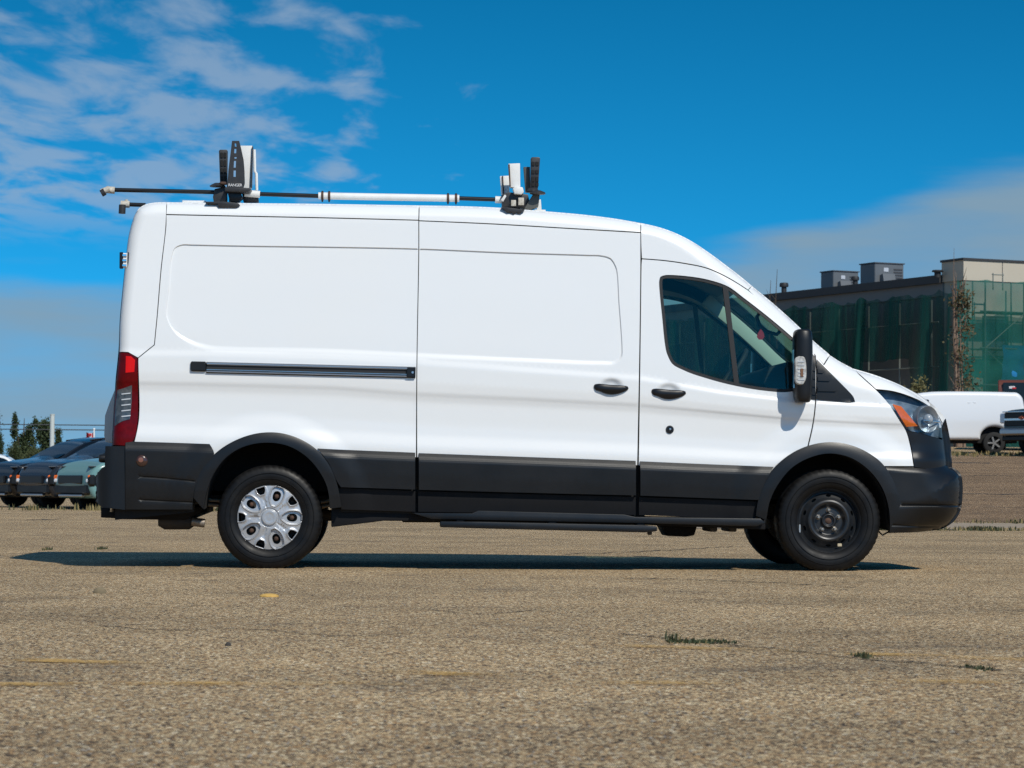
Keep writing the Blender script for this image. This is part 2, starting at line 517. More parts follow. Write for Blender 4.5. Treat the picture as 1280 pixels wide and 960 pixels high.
def S(x, z):
    x = np.atleast_1d(np.asarray(x, float)); z = np.atleast_1d(np.asarray(z, float))
    c = [np.interp(x, a, b) for a, b in (C0, C1, C2, C3, C4)]
    v = np.where(z < c[0], (z-c[0])/0.4, 0.0)
    for i in range(4):
        t = (z-c[i])/(c[i+1]-c[i])
        v = np.where(z >= c[i], i+np.clip(t, 0, 1), v)
    v = np.where(z > c[4], 4+(z-c[4])/0.45, v)
    s = np.interp(v, _tv, _ts)
    # wheel-arch swell
    for cx, cz in ((RX, WHR[2]), (FX, WHF[2])):
        d = np.hypot(x-cx, z-cz)
        s = s+0.014*sstep((0.72-d)/0.14)
    # nose narrows in plan
    f = np.clip((x-1.75)/1.2, 0, 1)
    s = s-0.085*f**2
    s = s-0.05*sstep((x-1.3)/1.2)*sstep((z-1.2)/0.5)
    pts = np.stack([x, z], 1)
    # recessed load-bay panel
    m = (x > -2.6) & (x < .8) & (z > 1.2) & (z < 2.3)
    if m.any():
        e = sdf(pts[m], REC)
        zz = z[m]; cc = np.interp(x[m], *C3)
        w = 0.006+0.05*sstep((cc+0.16-zz)/0.16)
        s[m] = s[m]-0.009*sstep((e+0.3*w)/w)
    for hx, hz in HAND:
        q = ((x-hx)/0.062)**2+((z-hz-.012)/0.045)**2
        s = s-0.020*np.exp(-q**2)
    # rounded edges towards roof, rear and nose
    e = np.clip(sdf(pts, SILP), 0, 1)
    r = 0.085+0.05*sstep((x-0.8)/0.8)+0.16*sstep((x-2.2)/0.6)*sstep((1.35-z)/0.3)
    t = np.clip(r-e, 0, None)
    s = s-(r-np.sqrt(np.clip(r*r-t*t, 0, None)))
    return s

SRINGS = []
for e in (0.0015, 0.005, 0.010, 0.017, 0.026, 0.037, 0.05, 0.066, 0.085, 0.11, 0.14, .18):
    SRINGS.append(offset_line(resample(SIL, 0.03), -e))
SRINGS = np.vstack(SRINGS)
def z_of_v(x, v):
    c = [np.interp(x, a, b) for a, b in (C0, C1, C2, C3, C4)]
    if v < 0: return c[0]+v*0.4
    if v >= 4: return c[4]+(v-4)*0.45
    i = int(v); return c[i]+(v-i)*(c[i+1]-c[i])
_vl = list(np.arange(-.4, 1.0, .08))+list(np.arange(1.0, 1.5, .022))+list(np.arange(1.5, 1.84, .06))+list(np.arange(1.84, 2.2, .018))+list(np.arange(2.2, 2.8, .07))+list(np.arange(2.8, 3.18, .018))+list(np.arange(3.18, 4.8, .03))
BODYGRID = []
for _i, _v in enumerate(_vl):
    _x = np.arange(-3.2, 3.2, .045)+(_i % 2)*.0225
    BODYGRID.append(np.stack([_x, z_of_v(_x, _v)], 1))
BODYGRID = np.vstack(BODYGRID)
BODYGRID = BODYGRID[(seg_dist(BODYGRID, REC) > .013) & (sdf(BODYGRID, SILP) > .13)]
HGRID = np.vstack([[hx+a*.008, hz+b*.008] for hx, hz in HAND for a in range(-12, 13) for b in range(-9, 11)])
BODYGRID = np.vstack([BODYGRID, HGRID])
RRINGS = np.vstack([offset_poly(resample(REC, 0.012, True), d) for d in (-.012, -.005, -.003, -.0018, -.0006, .0006, .0018, .003, .0045, .008, .014, .02, .028, .035, .05)])

def SC(x, z):
    """the plain flank that the black cladding and arch trims follow"""
    x = np.atleast_1d(np.asarray(x, float)); z = np.atleast_1d(np.asarray(z, float))
    s = np.interp(z+.03*x, [.2, .3, .45, .6, .75, 1.2], [.955, .968, .988, 1.000, 1.006, 1.008])
    for cx, cz in ((RX, WHR[2]), (FX, WHF[2])):
        s = s+0.014*sstep((0.72-np.hypot(x-cx, z-cz))/0.14)
    return s-0.085*np.clip((x-1.75)/1.2, 0, 1)**2
def U(px, py, Sf=S):
    y = -0.95
    for _ in range(5):
        p = at_y(px, py, y)
        y = -float(Sf(p[0], p[2])[0])
    return p[[0, 2]]
def Us(pxs, Sf=S):
    pxs = np.asarray(pxs, float); y = np.full(len(pxs), -0.95)
    d = _F[None]+np.outer((pxs[:, 0]-640)/FPX, _R)+np.outer((480-pxs[:, 1])/FPX, _U)
    for _ in range(5):
        t = (y-CAM[1])/d[:, 1]
        p = CAM+d*t[:, None]
        y = -Sf(p[:, 0], p[:, 2])
    return p[:, [0, 2]]

FAR = []        # mirrored copies of the side panels, joined into the far side at the end
def surf_mesh(name, outline, Sf, off, hem, grid, holes, extra, both=False):
    """triangulate an outline given in (x, z) and lay it on the body side y = -(Sf+off); edges turned in by hem"""
    loops = [outline]+list(holes)
    lo, hi = outline.min(0), outline.max(0)
    gx = np.arange(lo[0], hi[0], grid[0]); gz = np.arange(lo[1], hi[1], grid[1])
    G = []
    for i, zz in enumerate(gz):
        G.append(np.stack([gx+(i % 2)*grid[0]/2, np.full(len(gx), zz)], 1))
    cand = [np.vstack(G)] if G else []
    if Sf is S and grid[0] == 0.05: cand = [BODYGRID]
    if cand and Sf is not S:
        g0 = cand[0]
        for e in extra:
            if 2 <= len(e) < 1500: g0 = g0[seg_dist(g0, e, closed=False) > .010] if len(g0) else g0
        cand[0] = g0
    cand += [e for e in extra if len(e)]
    P = np.vstack(cand) if cand else np.zeros((0, 2))
    if len(P):
        P = P[(P > lo).all(1) & (P < hi).all(1)]
    if len(P):
        ok = sdf(P, outline) > 0.0012
        for h in holes: ok &= sdf(P, h) < -0.0012
        P = P[ok]
    vs = []; es = []
    for l in loops:
        k = len(vs); n = len(l)
        vs += [Vector((p[0], p[1])) for p in l]
        es += [(k+i, k+(i+1) % n) for i in range(n)]
    nb = len(vs)
    vs += [Vector((p[0], p[1])) for p in P]
    V, E, Fc, ov, oe, of = delaunay_2d_cdt(vs, es, [], 0, 1e-6)
    V = np.array([(v[0], v[1]) for v in V])
    T = np.array([f for f in Fc if len(f) == 3])
    c = V[T].mean(1)
    ok = inside(c, outline)
    for h in holes: ok &= ~inside(c, h)
    T = T[ok]
    def OFF(x, z): return off(x, z) if callable(off) else np.full(np.shape(x), float(off))
    def H(x, z): return Sf(x, z)+OFF(x, z)
    x, z = V[:, 0], V[:, 1]
    y = -H(x, z)
    h = 0.0012
    gx_ = (H(x+h, z)-H(x-h, z))/(2*h); gz_ = (H(x, z+h)-H(x, z-h))/(2*h)
    nr = np.stack([-gx_, -np.ones_like(x), -gz_], 1); nr /= np.linalg.norm(nr, axis=1, keepdims=True)
    A = V[T]
    ar = (A[:, 1, 0]-A[:, 0, 0])*(A[:, 2, 1]-A[:, 0, 1])-(A[:, 1, 1]-A[:, 0, 1])*(A[:, 2, 0]-A[:, 0, 0])
    T = np.where((ar < 0)[:, None], T[:, ::-1], T)       # counter-clockwise in (x, z) faces -y
    co = np.stack([x, y, z], 1)
    verts = [tuple(p) for p in co]
    faces = [tuple(int(i) for i in t) for t in T]
    nrm = [nr[i] for t in T for i in t]
    if hem:
        idx = {}
        first = {}
        for i, o in enumerate(ov):
            for q in o:
                if q < nb: first[q] = i
        k0 = 0
        for li, l in enumerate(loops):
            n = len(l); s = 1 if area2(l) > 0 else -1
            if li > 0: s = -s
            for i in range(n):
                a, b = first.get(k0+i), first.get(k0+(i+1) % n)
                if a is None or b is None or a == b: continue
                for q in (a, b):
                    if q not in idx:
                        idx[q] = len(verts); verts.append(tuple(co[q])); verts.append((co[q][0], co[q][1]+hem, co[q][2]))
                a1, b1 = idx[a], idx[b]; a2, b2 = a1+1, b1+1
                d = co[b]-co[a]
                nn = np.array([d[2], 0, -d[0]])*s; nn /= (np.linalg.norm(nn)+1e-12)
                f = (b1, a1, a2, b2) if s > 0 else (a1, b1, b2, a2)
                faces.append(f); nrm += [nn]*4
            k0 += n
    return verts, faces, np.array(nrm)
def make_mesh(name, verts, faces, nrm):
    me = bpy.data.meshes.new(name)
    me.from_pydata(verts, [], faces)
    me.polygons.foreach_set('use_smooth', [True]*len(faces))
    me.normals_split_custom_set([tuple(n) for n in nrm])
    me.update()
    return me
def clean(p):
    keep = np.linalg.norm(p-np.roll(p, 1, 0), axis=1) > 1e-4
    return p[keep]
def panel(name, px, mat, parent=None, Sf=S, off=0.0, gap=0.003, hem=0.03, grid=(0.05, 0.022), holes=(), extra=(), mirror=True,
          rings=True, xz=None, label=None):
    o0 = Us(smooth(px, step=5), Sf) if xz is None else xz
    o0 = clean(o0)
    o1 = offset_poly(o0, gap) if gap else o0
    if Sf is S and gap:
        near = np.abs(sdf(o0, SILP)) < 0.02
        o1 = np.where(near[:, None], o0, o1)
    hs = []
    for hpx in holes:
        h = clean(Us(smooth(hpx, step=5), Sf)); hs.append(h)
    ex = list(extra)
    if rings and Sf is S: ex += [SRINGS, RRINGS]
    v, f, n = surf_mesh(name, o1, Sf, off, hem, grid, hs, ex)
    o = link(name, make_mesh(name, v, f, n), parent or van, mat)
    if mirror: FAR.append((v, f, n, mat))
    if label: o['label'] = label
    return o

# ---- white side panels -------------------------------------------------------
TAIL_TOP = [(149.5, 440), (160, 440.5), (172.5, 447.5)]
panel('rear_pillar', [(149.5, 440, 1), (150.5, 400), (154, 360), (158.5, 315), (161, 295), (165.5, 277), (170, 265.5), (175, 259.3), (182, 255.5), (195, 253), (208.5, 252.8, 1),
                      (207.5, 280), (201.5, 335), (196, 400), (193.8, 422), (193, 431, 1), (172.5, 447.5, 1), (160, 440.5, 1)], WHITE)
panel('roof_rail', [(208.5, 252.8, 1), (300, 253.8), (400, 254.8), (524, 256.8, 1), (523.5, 275.2, 1), (400, 272), (300, 270), (207.5, 268, 1)], WHITE)
panel('roof_rail', [(524, 256.8, 1), (630, 260), (680, 264), (740, 269.5), (770, 273.5), (801, 278.8, 1), (801, 290.5, 1), (700, 284.7), (620, 280), (523.5, 275.8, 1)], WHITE)
RARCH_OUT = [(242, 622), (246, 603), (254, 584), (270, 566), (295, 550), (322, 541.5), (350, 541), (375, 548.5), (395, 561), (411, 580), (421, 603), (427, 634)]
RARCH_IN = [(255, 637), (259, 615), (268, 592), (283, 572), (304, 559), (334, 553.5), (360, 557.5), (382, 570), (399, 589), (409, 609), (412, 636)]
FARCH_OUT = [(944, 645), (947, 625), (953, 608), (966, 586), (984, 570), (1006, 558.5), (1036, 552.5), (1062, 556), (1084, 565.5), (1100, 577), (1114, 597), (1121, 614), (1125, 630)]
FARCH_IN = [(957, 650), (961, 628), (974, 602), (990, 584), (1008, 573.5), (1035, 567), (1060, 571.5), (1084, 587), (1101, 609), (1109, 632), (1111, 664)]
panel('rear_quarter_panel', [(207.5, 268.3, 1), (300, 270.3), (400, 272.3), (523.5, 275.4, 1), (523.5, 312), (521, 470), (520.5, 572, 1),
                             (425, 567, 1), (400, 568, 1), (375, 560), (350, 552), (322, 552), (295, 561), (272, 572, 1), (166, 559, 1), (172.5, 530), (172.5, 447.5, 1),
                             (193, 431, 1), (193.8, 422), (196, 400), (201.5, 335), (207.5, 280)], WHITE)
sld = panel('sliding_door', [(523.5, 276, 1), (620, 280.3), (700, 285), (801, 290.8, 1), (801, 330), (799.5, 450), (797, 582, 1), (660, 577), (521, 572, 1), (521, 470), (523.5, 312)], WHITE)
DOORTOP = [(802, 323.3), (830, 325.5), (855, 329), (885, 335.5), (910, 347), (935, 362.5), (970, 392.5), (1005, 425.5), (1019, 440)]
panel('cab_roof_side', [(801, 278.8, 1), (830, 286), (860, 299), (885, 315), (910, 333.5), (927.5, 347), (940, 357.5, 1), (935, 362.5, 1), (910, 347), (885, 335.5), (855, 329), (830, 325.5), (802, 323.3, 1), (801, 300)], WHITE)
panel('windscreen_pillar', [(940, 357.5, 1), (965, 378), (995, 405), (1020, 429), (1037.5, 443.5, 1), (1029.5, 456, 1), (1018, 443, 1), (1005, 430, 1), (970, 396.5), (935, 362.5, 1)], WHITE)
WIN = [(824, 351), (825.5, 346), (831, 344), (862, 345.5), (887, 350), (910, 358), (930, 372.5), (970, 404), (988, 419.5), (1001, 432), (1003, 440), (1003, 478), (1001, 487, 1), (985, 490), (956, 488.5), (920, 482.5), (885, 473.5),
       (855, 463), (840, 454.5), (834, 443), (827.5, 395)]
door = panel('front_door', [(802, 323.6, 1), (830, 325.8), (855, 329.3), (885, 335.8), (910, 347.3), (935, 362.8), (970, 392.8), (1005, 426), (1018, 441, 1), (1020, 457), (1019.5, 500), (1016, 530), (1010, 557, 1),
                     (1003, 566, 1), (984, 579, 1), (975, 590, 1), (798, 582, 1), (800, 450), (801.5, 330)], WHITE, holes=[WIN])
panel('front_wing', [(1037.5, 444, 1), (1052, 453), (1067, 461, 1), (1073, 467), (1095, 487, 1), (1110, 503), (1125, 526), (1132.5, 538), (1138, 557), (1142.5, 583, 1), (1103, 583, 1),
                     (1084, 574), (1062, 564), (1036, 560.5), (1009, 566, 1), (1010.5, 557, 1), (1016.5, 530), (1020, 500), (1020.5, 457), (1019, 442, 1), (1030, 456, 1)], WHITE)
panel('bonnet_edge', [(1067, 461, 1), (1100, 471), (1135, 486), (1160, 501), (1175, 514), (1182, 523, 1), (1178.5, 529, 1), (1172.5, 518), (1160, 506.5), (1140, 496.5), (1115, 488.8), (1095, 486.5, 1), (1073, 466.5)], WHITE, gap=0.002)

# ---- black cladding ------------------------------------------------------------
def clad_lin(top, depth=0.030, w=0.048, grooves=()):
    tx, tz = resample(Us(smooth(top, closed=False, step=8), SC), .02).T
    gr = [Us(smooth(g, closed=False, step=6), SC) for g in grooves]
    def f(x, z):
        u = (np.interp(x, tx, tz)-z)/w
        s = 0.003+depth*np.minimum(u, 1)
        s = s-depth*0.10*np.exp(-((u-1)/0.18)**2)
        for g in gr:
            d = seg_dist(np.stack([np.ravel(x), np.ravel(z)], 1), g, closed=False).reshape(np.shape(x))
            s = s-0.007*np.exp(-(d/0.0045)**2)
        return s
    ex = [offset_line(resample(g, .02), d) for g in gr for d in (-.009, -.0045, -.002, 0, .002, .0045, .009)]
    rows = [np.stack([tx, tz-w*k], 1) for k in (.5, .85, .95, 1.05, 1.15, 1.4)]
    return f, ex+rows
f, ex = clad_lin([(160, 551.5), (200, 552.5), (270, 555), (300, 556)], grooves=[[(176, 596), (200, 597.5), (242, 601.5)], [(178, 625), (205, 626.3), (240, 628)]])
rq = panel('rear_side_cladding', [(166, 551.8, 1), (200, 552.7), (262, 554.8, 1), (268, 567), (254, 586), (246, 604), (242, 622), (241, 637, 1), (157, 637, 1), (157, 553, 1)], BLACKP, Sf=SC, off=f, extra=ex, gap=.001)
f, ex = clad_lin([(390, 559.5), (420, 561), (522, 565.5)])
panel('side_cladding', [(396, 560, 1), (420, 561.2), (519.5, 565.3, 1), (519.5, 612.5, 1), (426, 609.5, 1), (421, 602), (411, 580)], BLACKP, Sf=SC, off=f, extra=ex)
f, ex = clad_lin([(522, 565.5), (660, 570.5), (797, 575.8)])
panel('side_cladding', [(523, 565.8, 1), (660, 570.7), (795, 575.5, 1), (795, 619.8, 1), (660, 616.5), (523, 612.7, 1)], BLACKP, Sf=SC, parent=van, off=f, extra=ex)
f, ex = clad_lin([(797, 575.8), (880, 579.5), (980, 583)])
panel('side_cladding', [(799.5, 576, 1), (880, 579.5), (968, 583, 1), (955, 605), (948, 625.5, 1), (880, 623), (799.5, 620, 1)], BLACKP, Sf=SC, off=f, extra=ex)
for seg in ([(420, 609.5, 1), (519.5, 613.5, 1), (519.5, 640, 1), (427, 637, 1)], [(522.5, 613.7, 1), (660, 617.5), (795, 620.8, 1), (795, 644, 1), (522.5, 640, 1)],
            [(798.5, 621, 1), (880, 624), (947, 626.5, 1), (945, 650, 1), (798.5, 644, 1)]):
    panel('sill_panel', seg, SILL, Sf=SC, off=-0.004, gap=.0015)

def arch_off(cx, cz, r_in, r_out):
    def f(x, z):
        d = np.hypot(x-cx, z-cz)
        t = np.clip((d-r_in)/(r_out-r_in), 0, 1)
        return 0.010+0.030*(1-t**2.5)
    return f
def arch_rings(out, inn):
    o = resample(Us(smooth(out, closed=False, step=4)), .012); i = resample(Us(smooth(inn, closed=False, step=4)), .012)
    n = min(len(o), len(i)); tt = np.linspace(0, 1, n)
    f = lambda p: np.stack([np.interp(tt, np.linspace(0, 1, len(p)), p[:, k]) for k in (0, 1)], 1)
    return [f(o)+(f(i)-f(o))*k for k in (.06, .12, .2, .3, .42, .55, .7, .85)]
def band(out, inn):
    return [(*out[0], 1)]+out[1:-1]+[(*out[-1], 1)]+[(*inn[-1], 1)]+inn[1:-1][::-1]+[(*inn[0], 1)]
panel('wheel_arch_trim', band(RARCH_OUT, RARCH_IN), BLACKP, Sf=SC, off=arch_off(RX, WHR[2], .48, .60), gap=.001, hem=.07, grid=(.02, .02), extra=arch_rings(RARCH_OUT, RARCH_IN))
panel('wheel_arch_trim', band(FARCH_OUT, FARCH_IN), BLACKP, Sf=SC, off=arch_off(FX, WHF[2], .42, .55), gap=.001, hem=.07, grid=(.02, .02), extra=arch_rings(FARCH_OUT, FARCH_IN))

# ---- roof, windscreen, bonnet, rear doors: the surfaces that run across the van ----
def cap(name, mat, p0, p1, bulge, half=None, nt=18, inset=0.0, t0=-1.0, t1=1.0, parent=None, thick=0.0, step=0.04, lift=0.0):
    def idx(p): return int(np.argmin(np.hypot(_silpx[:, 0]-p[0], _silpx[:, 1]-p[1])))
    seg = SIL[idx(p0):idx(p1)+1]
    e = np.gradient(seg, axis=0); e /= np.linalg.norm(e, axis=1, keepdims=True)
    nr = np.stack([-e[:, 1], e[:, 0]], 1)               # points out of the body
    ye = S(seg[:, 0]-nr[:, 0]*0.0005, seg[:, 1]-nr[:, 1]*0.0005)
    ts = np.linspace(t0, t1, nt)
    vs = []; n = len(seg)
    bl = np.linspace(0, 1, n)
    for i in range(n):
        b = bulge(bl[i]) if callable(bulge) else bulge
        for t in ts:
            k = b*(1-abs(t)**2.4)-inset+lift
            vs.append((seg[i][0]+nr[i][0]*k, t*ye[i], seg[i][1]+nr[i][1]*k))
    fs = [(i*nt+j, i*nt+j+1, (i+1)*nt+j+1, (i+1)*nt+j) for i in range(n-1) for j in range(nt-1)]
    mb = MB(); mb.add(vs, fs)
    return mb.build(name, mat, parent or van, smooth_angle=60)
cap('rear_door', WHITE, (138, 640), (175, 259.3), 0.02, t1=-0.004, nt=10)
cap('rear_door', WHITE, (138, 640), (175, 259.3), 0.02, t0=0.004, nt=10)
cap('roof', WHITE, (175, 259.3), (940, 357.5), 0.035)
WB = lambda u: 0.028*math.sqrt(max(0, 1-u))
cap('windscreen', GLASS, (940, 357.5), (1067, 461), WB)
cap('bonnet', WHITE, (1067, 461), (1182, 523), lambda u: .03*math.sin(math.pi*min(1, u*.9)))
cap('front_grille', BLACKP, (1184, 533), (1191, 600), 0.0)
# black frit border of the windscreen
cap('windscreen_seal', SEALS, (940, 357.5), (1067, 461), WB, t0=-1.0, t1=-0.955, nt=3, lift=.003)
cap('windscreen_seal', SEALS, (940, 357.5), (1067, 461), WB, t0=0.955, t1=1.0, nt=3, lift=.003)

# ---- front bumper and lamp surround ----------------------------------------------
BSIL = to_xz(smooth([(1060, 400, 1), (1170, 400, 1), (1190, 584), (1201, 592), (1203.5, 606), (1203, 622), (1201, 637), (1194, 650), (1180, 660), (1165, 664, 1), (1060, 700, 1)], step=5), -0.80)
def SB(x, z):
    x = np.atleast_1d(np.asarray(x, float)); z = np.atleast_1d(np.asarray(z, float))
    s = 1.012-0.10*np.clip((x-2.0)/1.0, 0, 1)**2
    e = np.clip(sdf(np.stack([x, z], 1), BSIL), 0, 1)
    r = 0.26
    t = np.clip(r-e, 0, None)*np.clip((x-2.15)/.5, 0, 1)
    s = s-(r-np.sqrt(np.clip(r*r-t*t, 0, None)))
    top = np.interp(x, [1.9, 2.4, 2.9], [BT[0], BT[1], BT[2]])
    s = s-0.035*(1-sstep((top-z)/0.07))
    return s
BT = [at_y(1100, 574.5, -1)[2], at_y(1140, 576, -1)[2], at_y(1190, 583, -.9)[2]]
bg1 = Us([(1114, 631), (1160, 631.5), (1202, 632)], SB); bg2 = Us([(1115, 656.5), (1150, 658), (1185, 658)], SB)
def boff(x, z):
    s = 0
    for g, k in ((bg1, .014), (bg2, .008)):
        d = seg_dist(np.stack([np.ravel(x), np.ravel(z)], 1), g, closed=False)
        s = s-k*np.exp(-(d/0.006)**2)
    return s
bex = [offset_line(resample(g, .02), d) for g in (bg1, bg2) for d in (-.012, -.006, -.003, 0, .003, .006, .012)]
bumper = panel('front_bumper', [(1101, 575, 1), (1140, 576.3), (1172, 579), (1190, 584), (1200, 591), (1203.4, 606), (1203, 622), (1201, 637), (1194, 650), (1180, 660), (1155, 664.5), (1112, 666.5, 1),
                       (1110, 632, 1), (1125, 631, 1), (1121, 612), (1114, 596)], BLACKP, Sf=SB, off=boff, gap=.001, hem=.06, grid=(.025, .016), extra=bex)
# the bumper runs across the nose
def bumper_front():
    p = smooth([(1172, 579), (1190, 584), (1200, 591), (1203.4, 606), (1203, 622), (1201, 637), (1194, 650), (1180, 660), (1155, 664.5)], closed=False, step=5)
    q = Us(p, SB); e = SB(q[:, 0], q[:, 1]); nt = 16; vs = []
    for (x, z), y in zip(q, e):
        for t in np.linspace(-1, 1, nt):
            vs.append((x+0.012*(1-abs(t)**2.2), t*y, z))
    fs = [(i*nt+j, i*nt+j+1, (i+1)*nt+j+1, (i+1)*nt+j) for i in range(len(q)-1) for j in range(nt-1)]
    MB().add(vs, fs).build('bumper_face', BLACKP, bumper, smooth_angle=50)
bumper_front()
panel('lamp_surround', [(1133, 538, 1), (1155, 543), (1178, 549.5, 1), (1179, 530), (1182.3, 523, 1), (1187, 545), (1190, 575), (1190.5, 590, 1), (1143, 584, 1), (1138.5, 557)], BLACKG, gap=.001, hem=.03)
# headlamp
HL = [(1095.5, 487.5, 1), (1115, 489.5), (1140, 497.5), (1160, 507.5), (1172, 519), (1178, 530, 1), (1178, 548.5, 1), (1155, 542), (1133, 537, 1), (1125, 526), (1110, 503)]
hl = panel('headlamp', HL, principled('headlamp_housing', (0.10, 0.15, 0.20), 0.3, metal=0.3, var=0.7, vscale=14, vcol=(0.36, 0.42, 0.48)), off=-0.085, gap=.002, hem=0, grid=(.02, .02))
panel('lens', HL, CLEAR, parent=hl, off=0.002, gap=.003, hem=0.012, grid=(.025, .02))
panel('turn_signal', [(1116, 505, 1), (1127, 508, 1), (1147.5, 532.5, 1), (1133.5, 533.5, 1)], AMBER, parent=hl, off=-0.012, gap=0, hem=.03, grid=(.015, .015))
def reflector():
    h0 = U(1160, 524); ys = -float(S(*h0)[0]); c = np.array([h0[0], ys+.040, h0[1]])
    mb = MB()
    prof = [(0.0, 0.045), (0.03, 0.040), (0.06, 0.025), (0.082, -0.006), (0.09, -0.012), (0.094, -0.004), (0.094, 0.04)]
    mb.lathe(prof, 28, 'y', (0, 0, 0))
    o = mb.build('reflector_bowl', principled('lamp_reflector', (0.34, 0.38, 0.42), 0.30, metal=0.6), hl, smooth_angle=40)
    o.location = tuple(c); o.rotation_euler = (0, 0, R(28))
    mb = MB(); mb.ball((0, 0, 0), 0.036, 8, (1, .7, 1))
    o = mb.build('bulb_lens', principled('projector_glass', (0.30, 0.33, 0.36), 0.10, coat=0.5), hl, smooth_angle=60)
    o.location = (c[0]+.006, c[1]-.008, c[2])
    mb = MB(); mb.box((0, 0, 0), (.15, .012, .010), bev=.003)
    o = mb.build('daytime_bar', CHROME, hl); o.location = (c[0]+.03, c[1]-.014, c[2]-.012); o.rotation_euler = (0, R(4), R(32))
reflector()

# ---- tail lamp -----------------------------------------------------------------
tl = panel('tail_lamp', [(149.3, 440.5, 1), (160, 441), (172.3, 448, 1), (172.8, 490), (172, 530), (168, 549), (162, 557.5, 1), (140.5, 556.5, 1), (142, 530), (145, 482)], REDL, off=0.006, gap=.002, hem=.05, grid=(.02, .02))
panel('reflector_segment', [(157.5, 445, 1), (164, 445.5, 1), (169, 450, 1), (168, 465, 1), (157, 466, 1)], REDB, parent=tl, off=0.009, gap=0, hem=.003, grid=(.02, .02))
panel('reversing_lens', [(147, 487.5, 1), (154, 485.5), (165, 481.5, 1), (164.5, 505), (162.5, 524, 1), (152, 527), (143.5, 532.5, 1), (144.5, 510)],
      principled('reversing_lens_clear', (0.04, 0.05, 0.06), 0.15, coat=0.15, var=0.8, vscale=30, vcol=(0.13, 0.14, 0.15)), parent=tl, off=0.009, gap=0, hem=.004, grid=(.02, .02))
for k in range(5):
    y0 = 492+k*7
    panel('lens_rib', [(152, y0, 1), (163.5, y0-1.2, 1), (163.3, y0+0.2, 1), (152, y0+1.4, 1)], principled('lens_rib_grey', (0.55, 0.57, 0.60), .2), parent=tl, off=0.0125, gap=0, hem=.003, grid=(.03, .03), mirror=False, rings=False)

# ---- rear bumper ------------------------------------------------------------------
RB_PX = [(131.5, 557.5, 1), (156.3, 557.5, 1), (156.3, 637.5, 1), (127, 634, 1), (121, 628), (120.5, 608), (121.5, 592), (127, 585, 1), (131, 583, 1)]
RBS = to_xz(smooth([(122, 400, 1), (120.3, 590), (120.3, 628), (121, 700, 1), (300, 700, 1), (300, 400, 1)], step=6), -.9)
def SR(x, z):
    x = np.atleast_1d(np.asarray(x, float)); z = np.atleast_1d(np.asarray(z, float))
    e = np.clip(sdf(np.stack([x, z], 1), RBS), 0, 1); r = 0.12
    t = np.clip(r-e, 0, None)
    return 1.02-(r-np.sqrt(np.clip(r*r-t*t, 0, None)))
rb = panel('rear_bumper', RB_PX, BLACKP, Sf=SR, gap=.001, hem=.06, grid=(.02, .02))
def rear_step():
    a, b = at_y(121, 590, -.9), at_y(121, 632, -.9)
    mb = MB(); x0 = a[0]
    mb.prism([(x0, a[2]), (x0+.12, a[2]+.02), (x0+.2, a[2]-.03), (x0+.2, b[2]), (x0+.02, b[2])], -.90, .90)
    mb.build('step_pad', BLACKP, rb, bevel=.012, smooth_angle=40)
    # rubber corner ribs on the step edge
    for k in range(4):
        c = at_y(121.2, 596+k*10, -.91)
        MB().box((c[0], -.86, c[2]), (.02, .10, .028), bev=.006).build('step_tread', SEALS, rb)
rear_step()
mk = at_y(177, 576, -1.05)
mb = MB(); mb.lathe([(0, -.012), (.028, -.011), (.038, -.004), (.042, .004), (.042, .02)], 24, 'y')
o = mb.build('side_marker', principled('dark_marker_lens', (0.05, 0.022, 0.016), .25, coat=.4), van, smooth_angle=40); o.location = (mk[0], -1.032, mk[2])
mb = MB(); mb.lathe([(0, -.003), (.016, -.002), (.018, .004)], 16, 'y')
q = mb.build('marker_bulb', principled('marker_amber_brown', (0.22, 0.09, 0.06), .3, coat=.3), o, smooth_angle=40); q.location = (-.006, -.012, .006)

# door hinges at the rear edge
def hinge(px, py, s=1.0):
    c = at_y(px, py, -0.90)
    h = MB().box((0, 0, 0), (.030*s, .05, .075*s), bev=.004).build('door_hinge', WHITE2, van)
    h.location = (c[0], -0.91, c[2])
    MB().box((-.022*s, -.012, 0), (.018*s, .03, .085*s), bev=.003).build('hinge_plate', BLACKG, h)
    for dz in (-.026, 0, .026):
        MB().box((-.006, -.030, dz*s), (.022*s, .012, .012*s), bev=.002).build('hinge_knuckle', CHROME, h)
    MB().tube([(0.014*s, -.03, -.042*s), (0.014*s, -.03, .042*s)], .004, 8).build('hinge_pin', BLACKG, h)
hinge(157.5, 326, 1.3)
hinge(139, 574, 1.25)
c = at_y(127, 573, -.80)
mb = MB(); mb.lathe([(0, -.05), (.022, -.048), (.028, -.035), (.03, 0), (.034, .03)], 18, 'y')
o = mb.build('rear_buffer', BLACKP, van, smooth_angle=50); o.location = (c[0]+.03, c[1], c[2]); o.rotation_euler = (0, 0, R(-80))
p = [at_y(a, b, -.62)[[0, 2]] for a, b in ((147, 484), (139, 503), (133, 520), (132, 545), (134, 553), (150, 553))]
MB().prism(p, -.72, -.30).build('rear_door_handle_plinth', principled('plinth_grey', (.42, .43, .42), .35), van, bevel=.008, smooth_angle=40)

